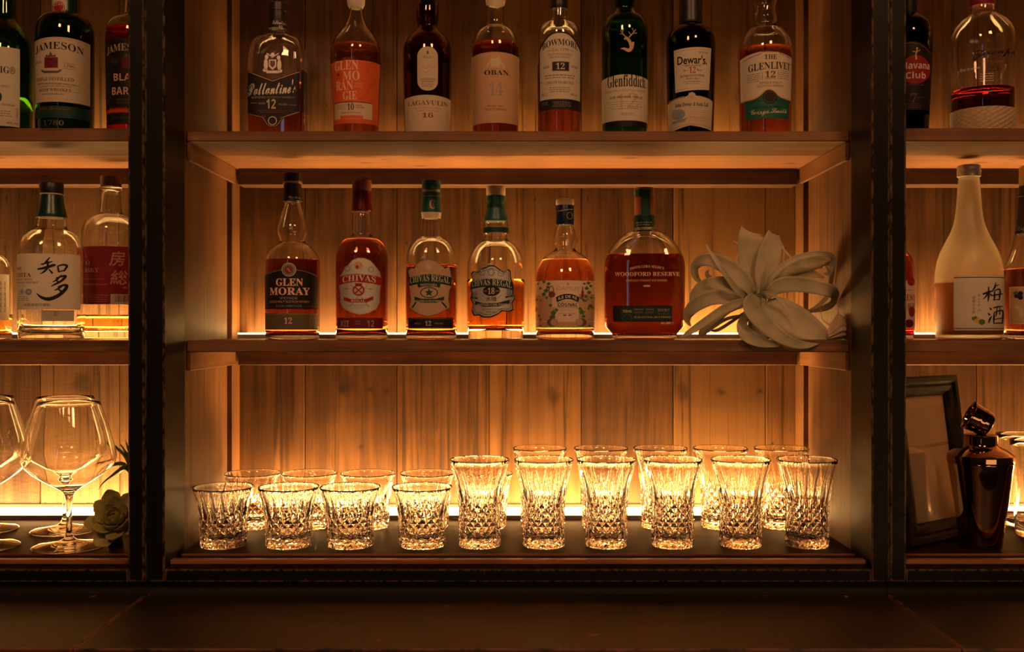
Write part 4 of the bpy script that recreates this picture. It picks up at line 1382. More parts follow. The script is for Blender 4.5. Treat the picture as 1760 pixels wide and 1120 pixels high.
l.lines(737, 523.5, 32, 2, 3, 'tan', .9)
l.done('cream shield label with teal ribbon')
l = b.label('lower_label')
l.rect(702.5, 546, 778, 565, 'ink', 0, xc=740)
l.rect(703, 547.5, 777, 548, 'gold', 1, xc=740).rect(703, 563, 777, 563.5, 'gold', 1, xc=740)
l.text('12', 736, 560, 8.5, 'cream', 'serif', w=10).text('SPECIAL', 719, 557.5, 2.8, 'grey', 'serif', w=11).text('EDITION', 754, 557.5, 2.8, 'grey', 'serif', w=14)
l.done('black band')

b = Bottle('whisky_bottle', 'round-shouldered whisky bottle with pale cork and teal foil, fourth on the middle shelf', 852.2, DM, zm,
           [(15, 345), (15.6, 378), (21.5, 381.5), (22, 400), (21.5, 402), (20, 404), (20.2, 411), (24, 415), (33, 421), (40, 429), (45.5, 440), (49, 452), (49.8, 470), (49.8, 520), (49.2, 556), (48, 572)],
           G_clear, base=0.016, liquid=(Q_amber, 480))
b.cap('cork_stopper', simple('pale_cork', INK['cork'], .7, noise=.2, nscale=150), [(15.6, 320.5), (16.4, 322), (16.4, 335), (15.4, 337)], 'pale wooden stopper')
b.cap('capsule', foil('teal', .25, .55), [(15.8, 337), (16.3, 341), (14.6, 351), (15.2, 358), (18.5, 370), (20.7, 377), (20.7, 380), (20, 380.7)], 'crumpled teal foil')
l = b.label('neck_label', **capsec(22.2, b)); l.rect(831, 389, 874, 400, 'dkgreen', 0).rect(831, 389, 874, 389.8, 'gold', 1).rect(831, 399.2, 874, 400, 'gold', 1).rect(836, 391, 839, 398.5, 'teal', 1); l.done()
l = b.label()
sh = [(810, 494), (813.5, 480), (811, 471), (815, 466), (824, 468), (827, 463), (836, 460), (841, 457), (849, 457), (856, 462), (865, 468), (872, 463), (876, 466), (877, 477), (881, 492), (880, 505), (884, 512), (879, 520), (881, 532), (874, 535), (862, 534), (855, 540), (843, 545), (832, 545), (824, 541), (816, 542), (812, 533), (815, 522), (810.5, 512), (812.5, 503)]
l.poly([(846 + (x - 846) * 1.03, 501 + (y - 501) * 1.03) for x, y in sh], 'dkgreen', 0, 846)
l.poly([(846 + (x - 846) * .97, 501 + (y - 501) * .97) for x, y in sh], 'silver', 1, 846)
l.line([(846 + (x - 846) * .9, 501 + (y - 501) * .9) for x, y in sh] , .8, 'teal', 2)
l.ring(829, 468, 6, 5.5, 1.4, 'bluegrey', 2).ring(861, 470, 6, 5.5, 1.4, 'bluegrey', 2).ell(844.5, 468, 6, 6.5, 'bluegrey', 2).ell(844.5, 468, 3.8, 4.4, 'silver', 3)
bn = [(810.5 + 70 * i / 14, 479 + 5 * (2 * i / 14 - 1) ** 2 + (i - 7) * .18) for i in range(15)]
l.poly(bn + [(x, y + 14) for x, y in bn[::-1]], 'dkgreen', 2, 846)
l.text('CHIVAS REGAL', 845.5, 490.5, 11, 'paper', 'serif', w=66, arc=4, lay=3, tilt=-2)
l.ell(845, 500, 14.2, 9, 'ink', 2).text('18', 844.5, 505.5, 11, 'paper', 'serif', w=11.5, lay=3).text('AGED', 835, 501.5, 2.4, 'paper', 'sans', lay=3, w=6).text('YEARS', 854.5, 501.5, 2.4, 'paper', 'sans', lay=3, w=6)
l.text('水楢', 844.5, 518, 8.5, 'ink', 'sans', w=17.5, offset=.01, lay=3)
l.line([(829, 507), (836, 514)], .8, 'bluegrey', 2).line([(862, 507), (854, 514)], .8, 'bluegrey', 2)
l.poly([(818, 517), (832, 521.5), (856, 520.5), (875, 515), (875, 521.5), (856, 527), (832, 527.5), (818, 523.5)], 'dkgreen', 2, 846).text('MIZUNARA CASK FINISH', 846, 525.6, 3.8, 'paper', 'serif', w=50, lay=3, tilt=.6)
l.text('BLENDED SCOTCH', 846, 533, 3, 'dim', 'serif', w=34).text('WHISKY', 845, 537.5, 3, 'dim', 'serif', w=18)
l.ell(817, 507, 4, 6, 'bluegrey', 2).ell(874, 503, 4.5, 7, 'bluegrey', 2).line([(812, 511), (822, 513)], 3, 'ink', 2).line([(868, 511), (880, 508)], 3, 'ink', 2)
l.done('silver scrolled label edged in dark teal')

b = Bottle('cognac_bottle', 'cognac bottle with pale cork and ivy-decorated cream label on the middle shelf', 971, DM, zm,
           [(13, 355), (14, 386), (17, 395), (20, 406), (20.2, 412), (18, 422), (17.5, 428), (21, 432), (29, 437), (37, 443), (43, 452), (47, 461), (49.8, 472), (50.7, 484), (50.7, 530), (50.4, 572)],
           G_clear, liquid=(Q_orange, 446), base=0.010)
b.cap('cork_stopper', simple('pale_cork', INK['cork'], .7), [(14.8, 342.5), (15.6, 344), (15.6, 351.5), (15, 353.5)], 'pale wooden stopper')
b.cap('capsule', foil('navy', .32, .4), [(15.4, 353.5), (15.9, 355), (15.2, 372), (15.6, 384), (15, 386.5)], 'navy neck foil')
l = b.label('neck_print', **capsec(16, b)); l.ring(979, 371, 5, 6, .8, 'gold', 0).line([(958, 363), (984, 359)], .8, 'silver', 0); l.done()
l = b.label()
l.rect(921, 482, 1021.5, 563.5, 'paper', 0, xc=971)
rn = random.Random(4)
l.rect(921, 507, 950, 552, 'tan', 1, xc=971).rect(994, 505, 1021.5, 552, 'tan', 1, xc=971)
l.rect(921, 553, 1021.5, 563.5, 'peach', 1, xc=971)
for i in range(26):
    sx = rn.uniform(922, 953) if i % 2 else rn.uniform(991, 1020)
    l.ell(sx, rn.uniform(508, 552), rn.uniform(1.5, 4), rn.uniform(1.5, 4), rn.choice(['brown', 'tan', 'redbrown', 'bluegrey', 'ochre', 'peach']), 2, n=8)
def ivy(x, y, s):
    l.poly([(x + s * r * math.sin(PI * i / 5), y - s * r * math.cos(PI * i / 5)) for i, r in enumerate((1, .6, 1, .6, .8, .45, .8, .6, 1, .6))], 'leaf', 3)
for x, y, s in ((926, 488, 3), (936, 485, 3.5), (944, 488, 4), (943, 494, 4), (940, 500, 5), (936, 506, 4.5), (941, 512, 3), (930, 496, 3), (952, 538, 6), (949, 545, 5), (957, 533, 4),
                (1003, 488, 3), (1010, 487, 4), (1014, 492, 3.5), (1007, 496, 4.5), (1011, 503, 4.5), (1006, 510, 4), (1001, 515, 3), (1015, 512, 3), (999, 537, 6), (1002, 544, 4), (996, 531, 4), (1017, 529, 3.5), (930, 560, 2.5), (1012, 560, 2.5), (947, 525, 3.5)):
    ivy(x, y, s)
l.ell(949.5, 506, 5.5, 5.5, 'redbrown', 4).ring(948.5, 500, 4.5, 9, 1.4, 'redbrown', 4).rect(998, 500, 1002, 511, 'red', 4).rect(999, 493, 1001, 500, 'redbrown', 4)
for x, s in ((950, 1), (998, -1)):
    l.ell(x, 554, 9, 7, 'brown', 4).ell(x + s * 3, 554, 6.3, 6.5, 'tan', 5).ring(x + s * 3, 554, 6.3, 6.5, .9, 'bluegrey', 6)
l.text('CAMUS', 975.5, 499, 6.5, 'tan', 'sans', w=37).ell(976, 488, 2.6, 2.6, 'gold', 2, n=4)
bn = [(956 + 39 * i / 12, 505 + 6 * (2 * i / 12 - 1) ** 2) for i in range(13)]
l.poly(bn + [(975.5 + (x - 975.5) * .9, y + 9) for x, y in bn[::-1]], 'ink', 2, 975)
l.text('ILE DE RÉ', 975.5, 512, 6, 'white', 'sans', w=31, arc=4, lay=3, offset=.02)
l.text('FINE ISLAND', 975.5, 519, 2.4, 'gold', 'sans', w=24).text('COGNAC', 975.5, 526.5, 6, 'ink', 'bold', w=33).line([(959, 528), (992, 528)], .7, 'ink', 2)
l.lines(975, 531, 24, 2, 2.4, 'grey', .7).text('SMOOTH - MARITIME', 975, 540, 2.2, 'dim', 'sans', w=26).rect(968, 541, 973, 542.6, 'navy', 2).rect(977, 541, 982, 542.6, 'red', 2)
l.done('cream label bordered with ivy, pots and small casks')

b = Bottle('whiskey_bottle', 'wide flask-shaped whiskey bottle with lettering printed on the glass, beside the air plant', 1107.6, DM, zm,
           [(15, 340), (16, 390), (17, 394), (22, 398), (34, 402.5), (46, 411), (55, 421.5), (60, 429.5), (65, 439), (68, 450), (69, 465), (69, 545), (67, 560), (62, 572), (56, 578)],
           G_clear, dr=0.50, n=3.2, liquid=(liq('deep_red_whiskey', (0.24, 0.036, 0.010)), 436), wall=0.003, N=96)
b.cap('stopper', foil('brown', .35, .2), [(16.6, 323.5), (17.4, 325), (17.4, 337), (16.8, 338.5)], 'dark stopper')
b.cap('neck_wrap', foil('redbrown', .3, .2), [(16.9, 338.5), (17.3, 341), (17.3, 369), (17, 371)])
b.cap('neck_band', foil('dkgreen', .45, .1), [(17.7, 371), (17.7, 391), (17.2, 392)], 'green band')
l = b.label('seal_strip', **capsec(17.9, b)); l.rect(1102, 326, 1117, 372, 'dkgreen', 0).rect(1092, 325, 1106, 338, 'dkgreen', 0).lines(1107, 382, 26, 2, 4, 'gold', .8, seed=3, lay=6); l.done('green strip over the stopper')
l = b.label('printed_lettering')
l.text("DISTILLER'S SELECT", 1112, 460, 4.3, 'cream', 'serif', w=57, arc=4)
l.text('WOODFORD RESERVE', 1112, 474.5, 7, 'cream', 'serif', w=108)
l.text('KENTUCKY STRAIGHT RYE WHISKEY', 1111.5, 484, 3.6, 'cream', 'sans', w=69)
l.rect(1106, 490, 1117, 493, 'faint', 1)
l.done('cream lettering on the glass')
l = b.label('lower_label')
l.rect(1055, 525.5, 1154, 553, 'ink', 0).rect(1067.5, 528.5, 1152.5, 550.5, 'dkgreen', 1)
l.text('750mL', 1079, 537, 4.5, 'tan', 'bold', w=16)
l.text('LASER BATCH', 1098, 533, 2, 'gold', 'sans', w=15).text('0081', 1097.5, 539, 4, 'redbrown', 'bold', w=14).text('BOTTLE NO', 1117, 533, 2, 'gold', 'sans', w=13).text('9897', 1116, 539, 4, 'redbrown', 'bold', w=13)
l.lines(1139.5, 531.5, 20, 2, 2.4, 'tan', .7).text('Chris Morris', 1139, 541, 4.5, 'redbrown', 'script', w=18)
l.ring(1079, 547, 8, 7, .7, 'olive', 2).text('45.2%ALC/VOL (90.4 PROOF)', 1121, 547.5, 4, 'tan', 'serif', w=62)
l.done('dark green lower label')

# ================================================================== left bay bottles
zt = Z_TOP_SIDE
b = Bottle('whisky_bottle', 'green bottle with plain white label cut off by the left picture edge, upper shelf', 9, DT, zt,
           [(14, -30), (16, 0), (17, 18), (17.5, 28), (19, 36), (26, 45), (33, 54), (39, 66), (43, 80), (44.6, 96), (44.6, 150), (44, 225)],
           G_green, liquid=(Q_gold, 168))
b.cap('capsule', foil('black', .4, .1), [(15, -80), (17, -78), (17, -20), (16.5, -18)])
l = b.label()
l.rect(-33, 80, 31, 216, 'paper', 0, xc=0)
l.text('LAPHROAIG®', -8, 126, 12.5, 'ink', 'serif', w=64)
l.text('ISLAY SINGLE MALT', -4, 150, 4, 'dim', 'sans', w=40).text('WHISKIES', 13, 181, 3.6, 'dim', 'sans', w=20)
l.lines(0, 190, 40, 3, 4, 'dim', 1).text('40% vol.', 20, 212, 4, 'dim', 'sans', w=18)
l.text('10', -6, 175, 16, 'dkgreen', 'serif', w=20)
l.text('PRODUCT OF', 27, 192, 3, 'dim', 'sans', rot=True, w=16)
l.done('white label with black lettering')

b = Bottle('whiskey_bottle', 'dark green whiskey bottle with cream label and red crest, upper shelf left', 111.9, DT, zt,
           [(15, -20), (18.5, 10), (20, 24), (25, 27), (35, 31), (41, 37), (45, 45), (47, 56), (47.5, 75), (47.3, 140), (46.8, 225)],
           G_dkgreen, liquid=(liq('dim_gold_whiskey', (0.75, 0.5, 0.2)), 40))
b.cap('capsule', foil('dkgreen', .35, .3), [(17, -70), (19, -68), (19.5, -20), (20.3, 22), (20.5, 26), (20, 27)])
l = b.label('neck_seal', **capsec(20.6, b))
l.poly([(91, -20), (111, -20), (113.5, 8), (113.5, 16), (109, 23), (102, 25.5), (95, 23), (90.5, 16), (90.5, 8)], 'cream', 0).ell(102, 13, 9.4, 9.8, 'red', 1).ring(102, 13, 8.2, 8.6, .8, 'cream', 2).text('J.J.&S.', 102, 11, 5, 'cream', 'serif', w=12.5, lay=3); l.done('cream hang seal with red disc')
l = b.label()
l.rect(65, 67, 151, 175, 'cream', 0, arch=3.5, archb=0, xc=108)
l.line([(67, 71), (80, 67.5), (100, 65.5), (120, 66), (140, 69), (149, 72)], .7, 'tan', 1)
l.text('JAMESON', 104, 86, 14, 'ink', 'serif', w=73, arc=6)
l.rect(80.5, 100, 101, 118, 'wine', 2, xc=91).line([(82, 102), (99, 117)], .9, 'redbrown', 3).line([(99, 102), (82, 117)], .9, 'redbrown', 3)
l.poly([(82, 99.5), (83, 95), (87, 97), (90, 90), (93, 97), (97, 95), (98, 99.5)], 'dim', 2)
l.poly([(75, 120), (82, 123), (100, 123), (107, 119.5), (105, 124), (100, 127), (82, 127), (77, 124.5)], 'dim', 2)
l.text('ESTD', 71, 113.5, 4, 'dim', 'serif', w=9).text('1780', 118.5, 115, 5, 'dim', 'sans', w=16).line([(109, 107.5), (128, 108.5)], .6, 'dim').line([(109, 117), (128, 118)], .6, 'dim')
l.text('TRIPLE DISTILLED', 97, 139, 5.6, 'dim', 'serif', w=57).line([(69, 142), (134, 145)], .5, 'dim')
l.text("SMOOTH IRISH WHISKEY MADE THE", 99, 146, 2.9, 'dim', 'sans', w=58).text('JAMESON WAY SINCE 1780', 97, 150.5, 2.9, 'dim', 'sans', w=50)
l.text('IRISH WHISKEY', 97, 157.5, 5.2, 'dim', 'serif', w=50).line([(125, 157), (134, 158)], .6, 'dim').text('PRODUCT OF IRELAND', 93, 163.8, 2.6, 'dim', 'serif', w=33)
l.line([(68, 169.5), (148, 170)], .6, 'tan')
l.done('cream label with red crest')
l = b.label('lower_label')
l.rect(66, 182, 151, 202, 'dkgreen', 0, xc=108).text('John Jameson', 95, 191, 7, 'redbrown', 'script', w=48)
l.done('dark green band')
l = b.label('embossing'); l.text('1780', 94, 216, 9, foil('olive'), 'serif', w=32, lay=0); l.done()

b = Bottle('whiskey_bottle', 'dark labelled whiskey bottle half hidden by the left black post, upper shelf', 227, DT, zt,
           [(10, -20), (12, 10), (13, 24), (20, 30), (30, 35), (37, 41), (41, 48), (43, 58), (43.3, 80), (42.5, 150), (41, 225)],
           G_clear, liquid=(Q_cherry, 48))
b.cap('capsule', foil('black', .4, .1), [(13, -70), (14, -68), (14, -4), (13, -2)])
l = b.label()
l.rect(185, 68, 262, 184, 'ink', 0, arch=2, xc=225)
l.text('JAMESON', 218, 89, 14, 'cream', 'serif', w=60, arc=5)
l.rect(210, 100, 226, 118, 'wine', 2).poly([(212, 99), (218, 92), (224, 99)], 'dim', 2).text('ESTD', 200, 110, 4, 'olive', 'serif', w=10).line([(194, 104), (205, 103.5)], .5, 'olive').line([(194, 112), (205, 111.5)], .5, 'olive')
l.text('BLACK', 222, 139, 13, 'pink', 'bold', w=48).text('BARREL', 222, 162.5, 13, 'pink', 'bold', w=54)
l.text('TRIPLE DISTILLED', 221, 173, 3.6, 'olive', 'sans', w=42).text('IRISH WHISKEY', 221, 178, 3.6, 'olive', 'sans', w=36)
l.rect(186, 187, 262, 192.5, 'dkorange', 1, xc=225)
l.rect(186, 194, 262, 213, 'ink', 0, xc=225).text('John Jameson', 214, 206, 9, 'jade', 'script', w=42)
l.done('black label with pink lettering')

b = Bottle('whisky_bottle', 'clear whisky bottle with small white label at the left picture edge, middle shelf', -27, DM, Z_MID,
           [(15, 330), (16, 400), (17, 425), (22, 434), (32, 440), (39, 447), (43, 456), (44.5, 468), (44.6, 540), (44, 572)],
           G_clear, liquid=(Q_gold, 540))
b.cap('capsule', foil('ink', .4, .1), [(15, 315), (17, 317), (17, 388), (16, 390)])
l = b.label()
l.rect(-62, 470, 10.5, 550, 'paper', 0, xc=-20)
for i in range(5): l.text('竹鶴国産洋酒', -22 + i * 6.5, 510, 3.6, 'dim', 'sans', rot=True, w=54)
l.done('white label with columns of small print')

b = Bottle('whisky_bottle', 'nearly empty whisky bottle with white label and big black brush characters, middle shelf left', 88.5, 1.46, Z_MID,
           [(19, 345), (22, 372), (23.5, 383), (24.5, 390), (28, 395), (38, 401), (46, 409), (50.5, 419), (53, 431), (53.7, 445), (53.7, 540), (53, 572)],
           G_clear, liquid=None, base=0.009, dr=0.9, n=2.5)
b.cap('screw_cap', foil('ink', .45, .1), [(18.7, 315), (19.7, 317), (19.7, 332), (19, 333.5)], 'black cap')
b.cap('cap_ring', ink('beige'), [(18.7, 333.5), (18.7, 335.5)])
b.cap('capsule', foil('dkgreen', .4, .2), [(18.2, 335.5), (19, 338), (20.5, 352), (24, 367), (25.3, 373), (24.8, 374.5)], 'dark green neck wrap')
l = b.label()
l.rect(35.8, 436, 133, 532, 'paper', 0, xc=84)
K = 'black'
l.brush([(86, 442), (81, 449), (75, 456)], [1.5, 3.2, 1], K).brush([(72, 454.5), (82, 452), (90, 449)], [2, 3, 1.5], K).brush([(67, 463), (80, 460), (92, 455.5), (95, 456)], [2.5, 5, 4.5, 1.5], K).brush([(83, 449), (82, 461), (76, 468), (71, 471)], [3, 3.5, 3, .8], K).brush([(84, 462), (88, 467), (90, 470)], [1.5, 3, 3.5], K)
l.brush([(98, 457), (99, 463), (100, 468)], [2, 3.4, 2.4], K).brush([(97, 457.5), (106, 454.5), (112, 456), (110, 461), (107, 466)], [2, 3.2, 4, 3.4, 2.4], K).brush([(100, 467), (105, 465), (109, 464.5)], [2, 2.4, 1.6], K)
l.brush([(104, 472), (97, 480), (90, 485)], [1.6, 3.4, 1], K).brush([(95, 478), (103, 475), (110, 474), (104, 482), (93, 489), (88, 492)], [2, 3, 4.6, 4, 3, 1], K).brush([(96, 482), (100, 485)], [2, 3.6], K)
l.brush([(108, 488), (100, 495), (93, 499)], [1.8, 3.4, 1.2], K).brush([(98, 493), (106, 490), (112, 490.5), (108, 499), (97, 509), (84, 514), (73, 511), (66, 504)], [2, 3.4, 5, 5.5, 6.2, 6.5, 4.5, .8], K).brush([(99, 497), (104, 501)], [2, 4], K)
l.text('THE', 40, 465.5, 5, 'wine', 'serif', w=8).text('CHITA', 47, 477, 7.2, 'wine', 'serif', w=22).text('SINGLE GRAIN', 48, 482.5, 3.2, 'wine', 'serif', w=24).text('JAPANESE WHISKY', 52.5, 488, 3.4, 'wine', 'serif', w=33)
l.text('1972', 45, 494.5, 3.6, 'faint', 'ital', w=9).ring(43.5, 502, 4, 5, .9, 'bluegrey', 1).ell(43.5, 502, 2, 3, 'grey', 1).ell(54, 502, 5, 5.4, 'bluegrey', 1).ell(54, 502, 2.4, 2.8, 'silver', 2)
l.lines(46, 510, 16, 3, 3, 'dim', .8).text('知多蒸留所謹製', 67, 526.5, 5, 'dim', 'sans', w=39)
l.done('white label with black brush characters')
l = b.label('back_label', eps=-0.0042)
l.rect(72, 533, 126, 552, 'paper', 0, xc=98).lines(83, 534, 16, 5, 3, 'faint', .8).rect(92, 535, 99, 543, 'faint', 1)
l.done('pale small print label seen through the glass')

b = Bottle('whisky_bottle', 'whisky bottle with maroon label beside the left black post, middle shelf', 190.7, 1.550, Z_MID,
           [(15, 330), (17.5, 352), (18, 360), (19, 366), (22, 369), (31, 373), (39, 379), (44, 386), (47, 396), (48, 408), (48, 540), (47.5, 572)],
           G_clear, liquid=(Q_gold, 541), base=0.013)
b.cap('cork_stopper', foil('brown', .5, .1), [(16.6, 303.5), (17.2, 305), (17.2, 320), (16.6, 321.5)], 'dark wooden stopper')
b.cap('neck_lip', G_clear, [(16.6, 322), (19, 323), (19.2, 328), (16, 330)])
l = b.label()
l.rect(143.5, 423, 236, 523, 'wine', 0, xc=190)
l.text('THE', 147, 443.5, 6.5, 'tan', 'serif', w=12).text('BOSO', 150, 456, 6.5, 'tan', 'serif', w=17).text('WHISKY', 158, 468.5, 7, 'tan', 'serif', w=29)
l.text('房', 200, 457, 26, 'tan', 'sans', w=25, offset=.012, shear=.12).text('総', 203, 489, 25, 'tan', 'sans', w=28, offset=.008, shear=.1)
l.line([(150, 479.5), (182, 479.5)], .5, 'tan').text('MOTOSAKAMURA DISTILLERY', 166, 490.5, 2.6, 'tan', 'serif', w=37).text('40%', 213, 495.5, 3, 'tan', 'serif', w=8)
l.rect(144, 503, 236, 503.6, 'redbrown', 1, xc=190).lines(172, 507, 28, 4, 3.6, 'tan', .8, seed=4)
l.rect(190, 505.5, 233, 523, 'paper', 1, xc=205)
rn = random.Random(2)
x = 197.0
while x < 228:
    wv = rn.choice((.6, .9, 1.5)); l.rect(x, 507, x + wv, 519, 'wine', 2, n=1); x += wv + rn.choice((.7, 1.0, 1.3))
l.done('maroon label with tan characters and barcode')

# ================================================================== right bay bottles
b = Bottle('rum_bottle', 'black rum bottle with round red emblem beside the right black post, upper shelf', 1561, DT, zt,
           [(12, -20), (13.5, 5), (14, 24), (19, 28), (26, 33), (33, 40), (37, 50), (39.3, 62), (38.5, 110), (35.5, 180), (33.5, 225)],
           G_dark, liquid=(Q_dkred, 40))
b.cap('capsule', foil('black', .4, .1), [(13, -60), (14.5, -58), (14.6, 22), (14, 24)])
l = b.label()
l.poly(archpts(1526, 1599, 71, 88, 188), 'ink', 0, 1562)
l.line([(1530 + 66 * i / 16, 90 - 16.5 * (1 - abs(2 * i / 16 - 1) ** 2.4)) for i in range(17)], 1.2, 'redbrown', 1)
l.ell(1573, 119.8, 24, 24.5, 'red', 1)
l.text('Havana', 1573, 118.5, 11.5, 'white', 'bold', w=44).text('Club', 1573, 135, 11.5, 'white', 'bold', w=33)
l.line([(1574, 103), (1573, 95), (1575, 86)], [3, 2, 2], 'gold', 2).line([(1568, 89), (1575, 90), (1580, 86)], 1.4, 'gold', 2).ell(1575, 84, 1.6, 2, 'gold', 2)
l.text('EL RON DE CUBA', 1572, 147, 3, 'redbrown', 'sans', w=30).text('7', 1570.5, 176, 16, 'olive', 'serif', w=11)
l.text('ANOS', 1582, 170, 3, 'redbrown', 'sans', w=10).lines(1570, 178, 30, 3, 3, 'redbrown', .7)
l.done('black arched label with round red emblem')

b = Bottle('rum_bottle', 'large clear rum bottle with little deep red rum and woven band, upper shelf right', 1688.6, DT, zt,
           [(20, -10), (19.5, 10), (20, 20), (23, 26), (31, 32), (41, 40), (48.5, 50), (53, 61), (55, 74), (55, 88), (53, 112), (50.5, 145), (50, 185), (49.5, 225)],
           G_clear, liquid=(Q_dkred, 152), base=0.02)
b.cap('stopper', foil('wine', .35, .2), [(18, -40), (21, -38), (21.2, 5), (20.6, 9), (19.8, 12)], 'dark red stopper')
l = b.label('printed_lettering')
l.text('Zacapa', 1706, 99, 16, 'ink', 'script', w=66, tilt=5, offset=.02)
l.text('CENTENARIO', 1702, 107, 3, 'brown', 'serif', w=40).text('23', 1707, 122, 8, 'ink', 'bold', w=16)
l.lines(1696, 125, 26, 4, 4, 'faint', .9).text('RON 23 ANOS', 1668, 117, 4, 'faint', 'serif', w=32)
l.done('dark script printed on the glass')
wb = bmesh.new()
k = b.d / F
zb0, zb1 = 0.0, PZ(193, b.d) - b.zb
rows, nn = 13, 88
for j in range(rows):
    pass
rings = []
for j in range(rows + 1):
    z = 0.002 + (zb1 - 0.002) * j / rows
    rings.append([wb.verts.new(((b.rad(z) + 0.0009 + 0.0010 * ((i // 2 + j // 1) % 2)) * math.cos(2 * PI * i / nn), (b.rad(z) + 0.0009 + 0.0010 * ((i // 2 + j) % 2)) * math.sin(2 * PI * i / nn), z)) for i in range(nn)])
for A, Bq in zip(rings[:-1], rings[1:]):
    for i in range(nn): wb.faces.new((A[i], A[(i + 1) % nn], Bq[(i + 1) % nn], Bq[i]))
ri = [[wb.verts.new(((b.rad(z) + 0.0003) * math.cos(2 * PI * i / nn), (b.rad(z) + 0.0003) * math.sin(2 * PI * i / nn), z)) for i in range(nn)] for z in (zb1, 0.002)]
for A, Bq in ((rings[-1], ri[0]), (ri[0], ri[1]), (ri[1], rings[0])):
    for i in range(nn): wb.faces.new((A[i], A[(i + 1) % nn], Bq[(i + 1) % nn], Bq[i]))
obj('woven_band', wb, simple('woven_palm', (0.42, 0.31, 0.19), .7, noise=.3, nscale=180), b.root)['label'] = 'pale woven palm band'

b = Bottle('liqueur_bottle', 'red liqueur bottle mostly hidden behind the right black post, middle shelf', 1531, DM, Z_MID,
           [(13, 340), (14, 400), (16, 415), (24, 428), (32, 440), (36.5, 452), (38.7, 470), (39, 540), (38.5, 572)],
           G_clear, liquid=(Q_cherry, 440))
b.cap('screw_cap', foil('red', .4, .2), [(13, 325), (14.5, 327), (14.5, 360), (13.5, 362)])
l = b.label()
l.rect(1497, 482, 1569.5, 564, 'paper', 0, xc=1540)
l.text('UMESO', 1553, 517, 11, 'red', 'serif', w=30).text('赤紫蘇酒', 1553, 533, 12, 'red', 'sans', w=30).ell(1564, 536, 5, 9, 'red', 1).ell(1560, 556, 7, 7, 'wine', 1).ell(1563, 484, 6, 8, 'red', 1)
l.lines(1556, 498, 22, 1, 3, 'red', 1)
l.done('white label with red print')

b = Bottle('plum_wine_bottle', 'frosted long-necked plum wine bottle with white label, middle shelf right', 1665.4, DM, Z_MID,
           [(16.5, 305), (17.5, 315), (19, 335), (21, 362), (25, 385), (31, 402), (39, 418), (46, 433), (51, 448), (54, 466), (55, 484), (55, 540), (54.5, 570)],
           G_frost, liquid=(Q_plum, 486), wall=0.0035)
b.cap('screw_cap', foil('silver', .3, .8), [(17.5, 284.5), (19.3, 287), (19.3, 291), (18.9, 292), (19.4, 293), (19.4, 303), (18.6, 304.5)], 'brushed metal screw cap')
l = b.label()
l.rect(1642, 474, 1720, 568, 'paper', 0, xc=1680)
l.rect(1642, 476, 1720, 477.3, 'ink', 1, xc=1680).rect(1642, 564, 1720, 565.3, 'ink', 1, xc=1680)
K = 'black'
l.brush([(1686, 506), (1694, 503), (1702, 500)], [2.5, 4, 1.5], K, k=4).brush([(1695, 493), (1695, 508), (1694, 519)], [1.5, 3.5, 1], K).brush([(1694, 504), (1690, 511), (1686, 515)], [2.5, 2, .6], K).brush([(1697, 505), (1700, 509)], [2, 2.6], K)
l.brush([(1706, 486), (1704, 495), (1700, 501)], [1, 3, 1], K).brush([(1704, 493), (1711, 490)], [2, 1.2], K).brush([(1704, 499), (1704, 510), (1703, 517)], [1.5, 3, 1.4], K).brush([(1704, 500), (1712, 498), (1712, 509), (1711, 517)], [1.6, 2.6, 2.8, 1.2], K).brush([(1699, 509), (1708, 507), (1717, 505)], [1.6, 2.6, 1.4], K).brush([(1703, 516), (1711, 515)], [1.6, 1.6], K)
l.brush([(1697, 529), (1699, 533)], [1.5, 3.2], K).brush([(1694, 538), (1697, 542)], [1.5, 3], K).brush([(1695, 556), (1697, 549), (1700, 543)], [1, 3.4, .8], K).brush([(1702, 530), (1710, 527.5), (1717, 527)], [1.6, 2.8, 1.2], K).brush([(1704, 536), (1703, 547), (1703, 557)], [1.5, 3, 1.2], K).brush([(1704, 537), (1716, 534), (1717, 545), (1716, 557)], [1.6, 2.8, 3, 1.4], K).brush([(1708, 529), (1707, 540), (1705, 545)], [1.4, 2.2, .8], K).brush([(1712, 529), (1712, 541)], [1.4, 2.2], K).brush([(1704, 549), (1716, 547)], [1.4, 2], K).brush([(1703, 556), (1716, 555)], [1.6, 2], K)
l.text('幸せの梅酒', 1672.5, 524, 4.6, 'olive', 'sans', w=30, rot=True).text('とろける', 1680.5, 520, 4.2, 'olive', 'sans', w=30, rot=True)
l.ell(1677, 550, 5, 5.4, 'ochre', 2).ell(1685, 553.5, 5, 5, 'leaf', 2).poly([(1669, 546), (1676, 543), (1678, 547), (1671, 551)], 'leaf', 3)
l.done('white label with black brush characters and two plums')

b = Bottle('liqueur_bottle', 'dark liqueur bottle cut off by the right picture edge, middle shelf', 1776, DM, Z_MID,
           [(20, 300), (23, 340), (27, 390), (31, 410), (34, 425), (39, 440), (45, 455), (48, 464), (48.5, 480), (48.3, 540), (47.8, 572)],
           G_clear, liquid=(Q_brown, 462))
b.cap('screw_cap', foil('gold', .35, .6), [(20, 286), (22.5, 288), (22.5, 318), (21.5, 320)], 'gold cap')
b.cap('capsule', foil('ink', .4, .2), [(22.5, 320), (23.2, 324), (25.5, 365), (28.5, 400), (28, 402)], 'black neck wrap')
l = b.label('neck_print', **capsec(28.3, b)); l.text('Liqueur', 1766, 396, 8, 'gold', 'ital', w=26).rect(1752, 335, 1790, 336, 'gold', 1); l.done()
l = b.label()
l.rect(1739.5, 492, 1812, 557, 'cream', 0, xc=1775).rect(1741.5, 494, 1810, 555, 'ochre', 1, xc=1775).rect(1743, 496, 1809, 553, 'tan', 2, xc=1775)
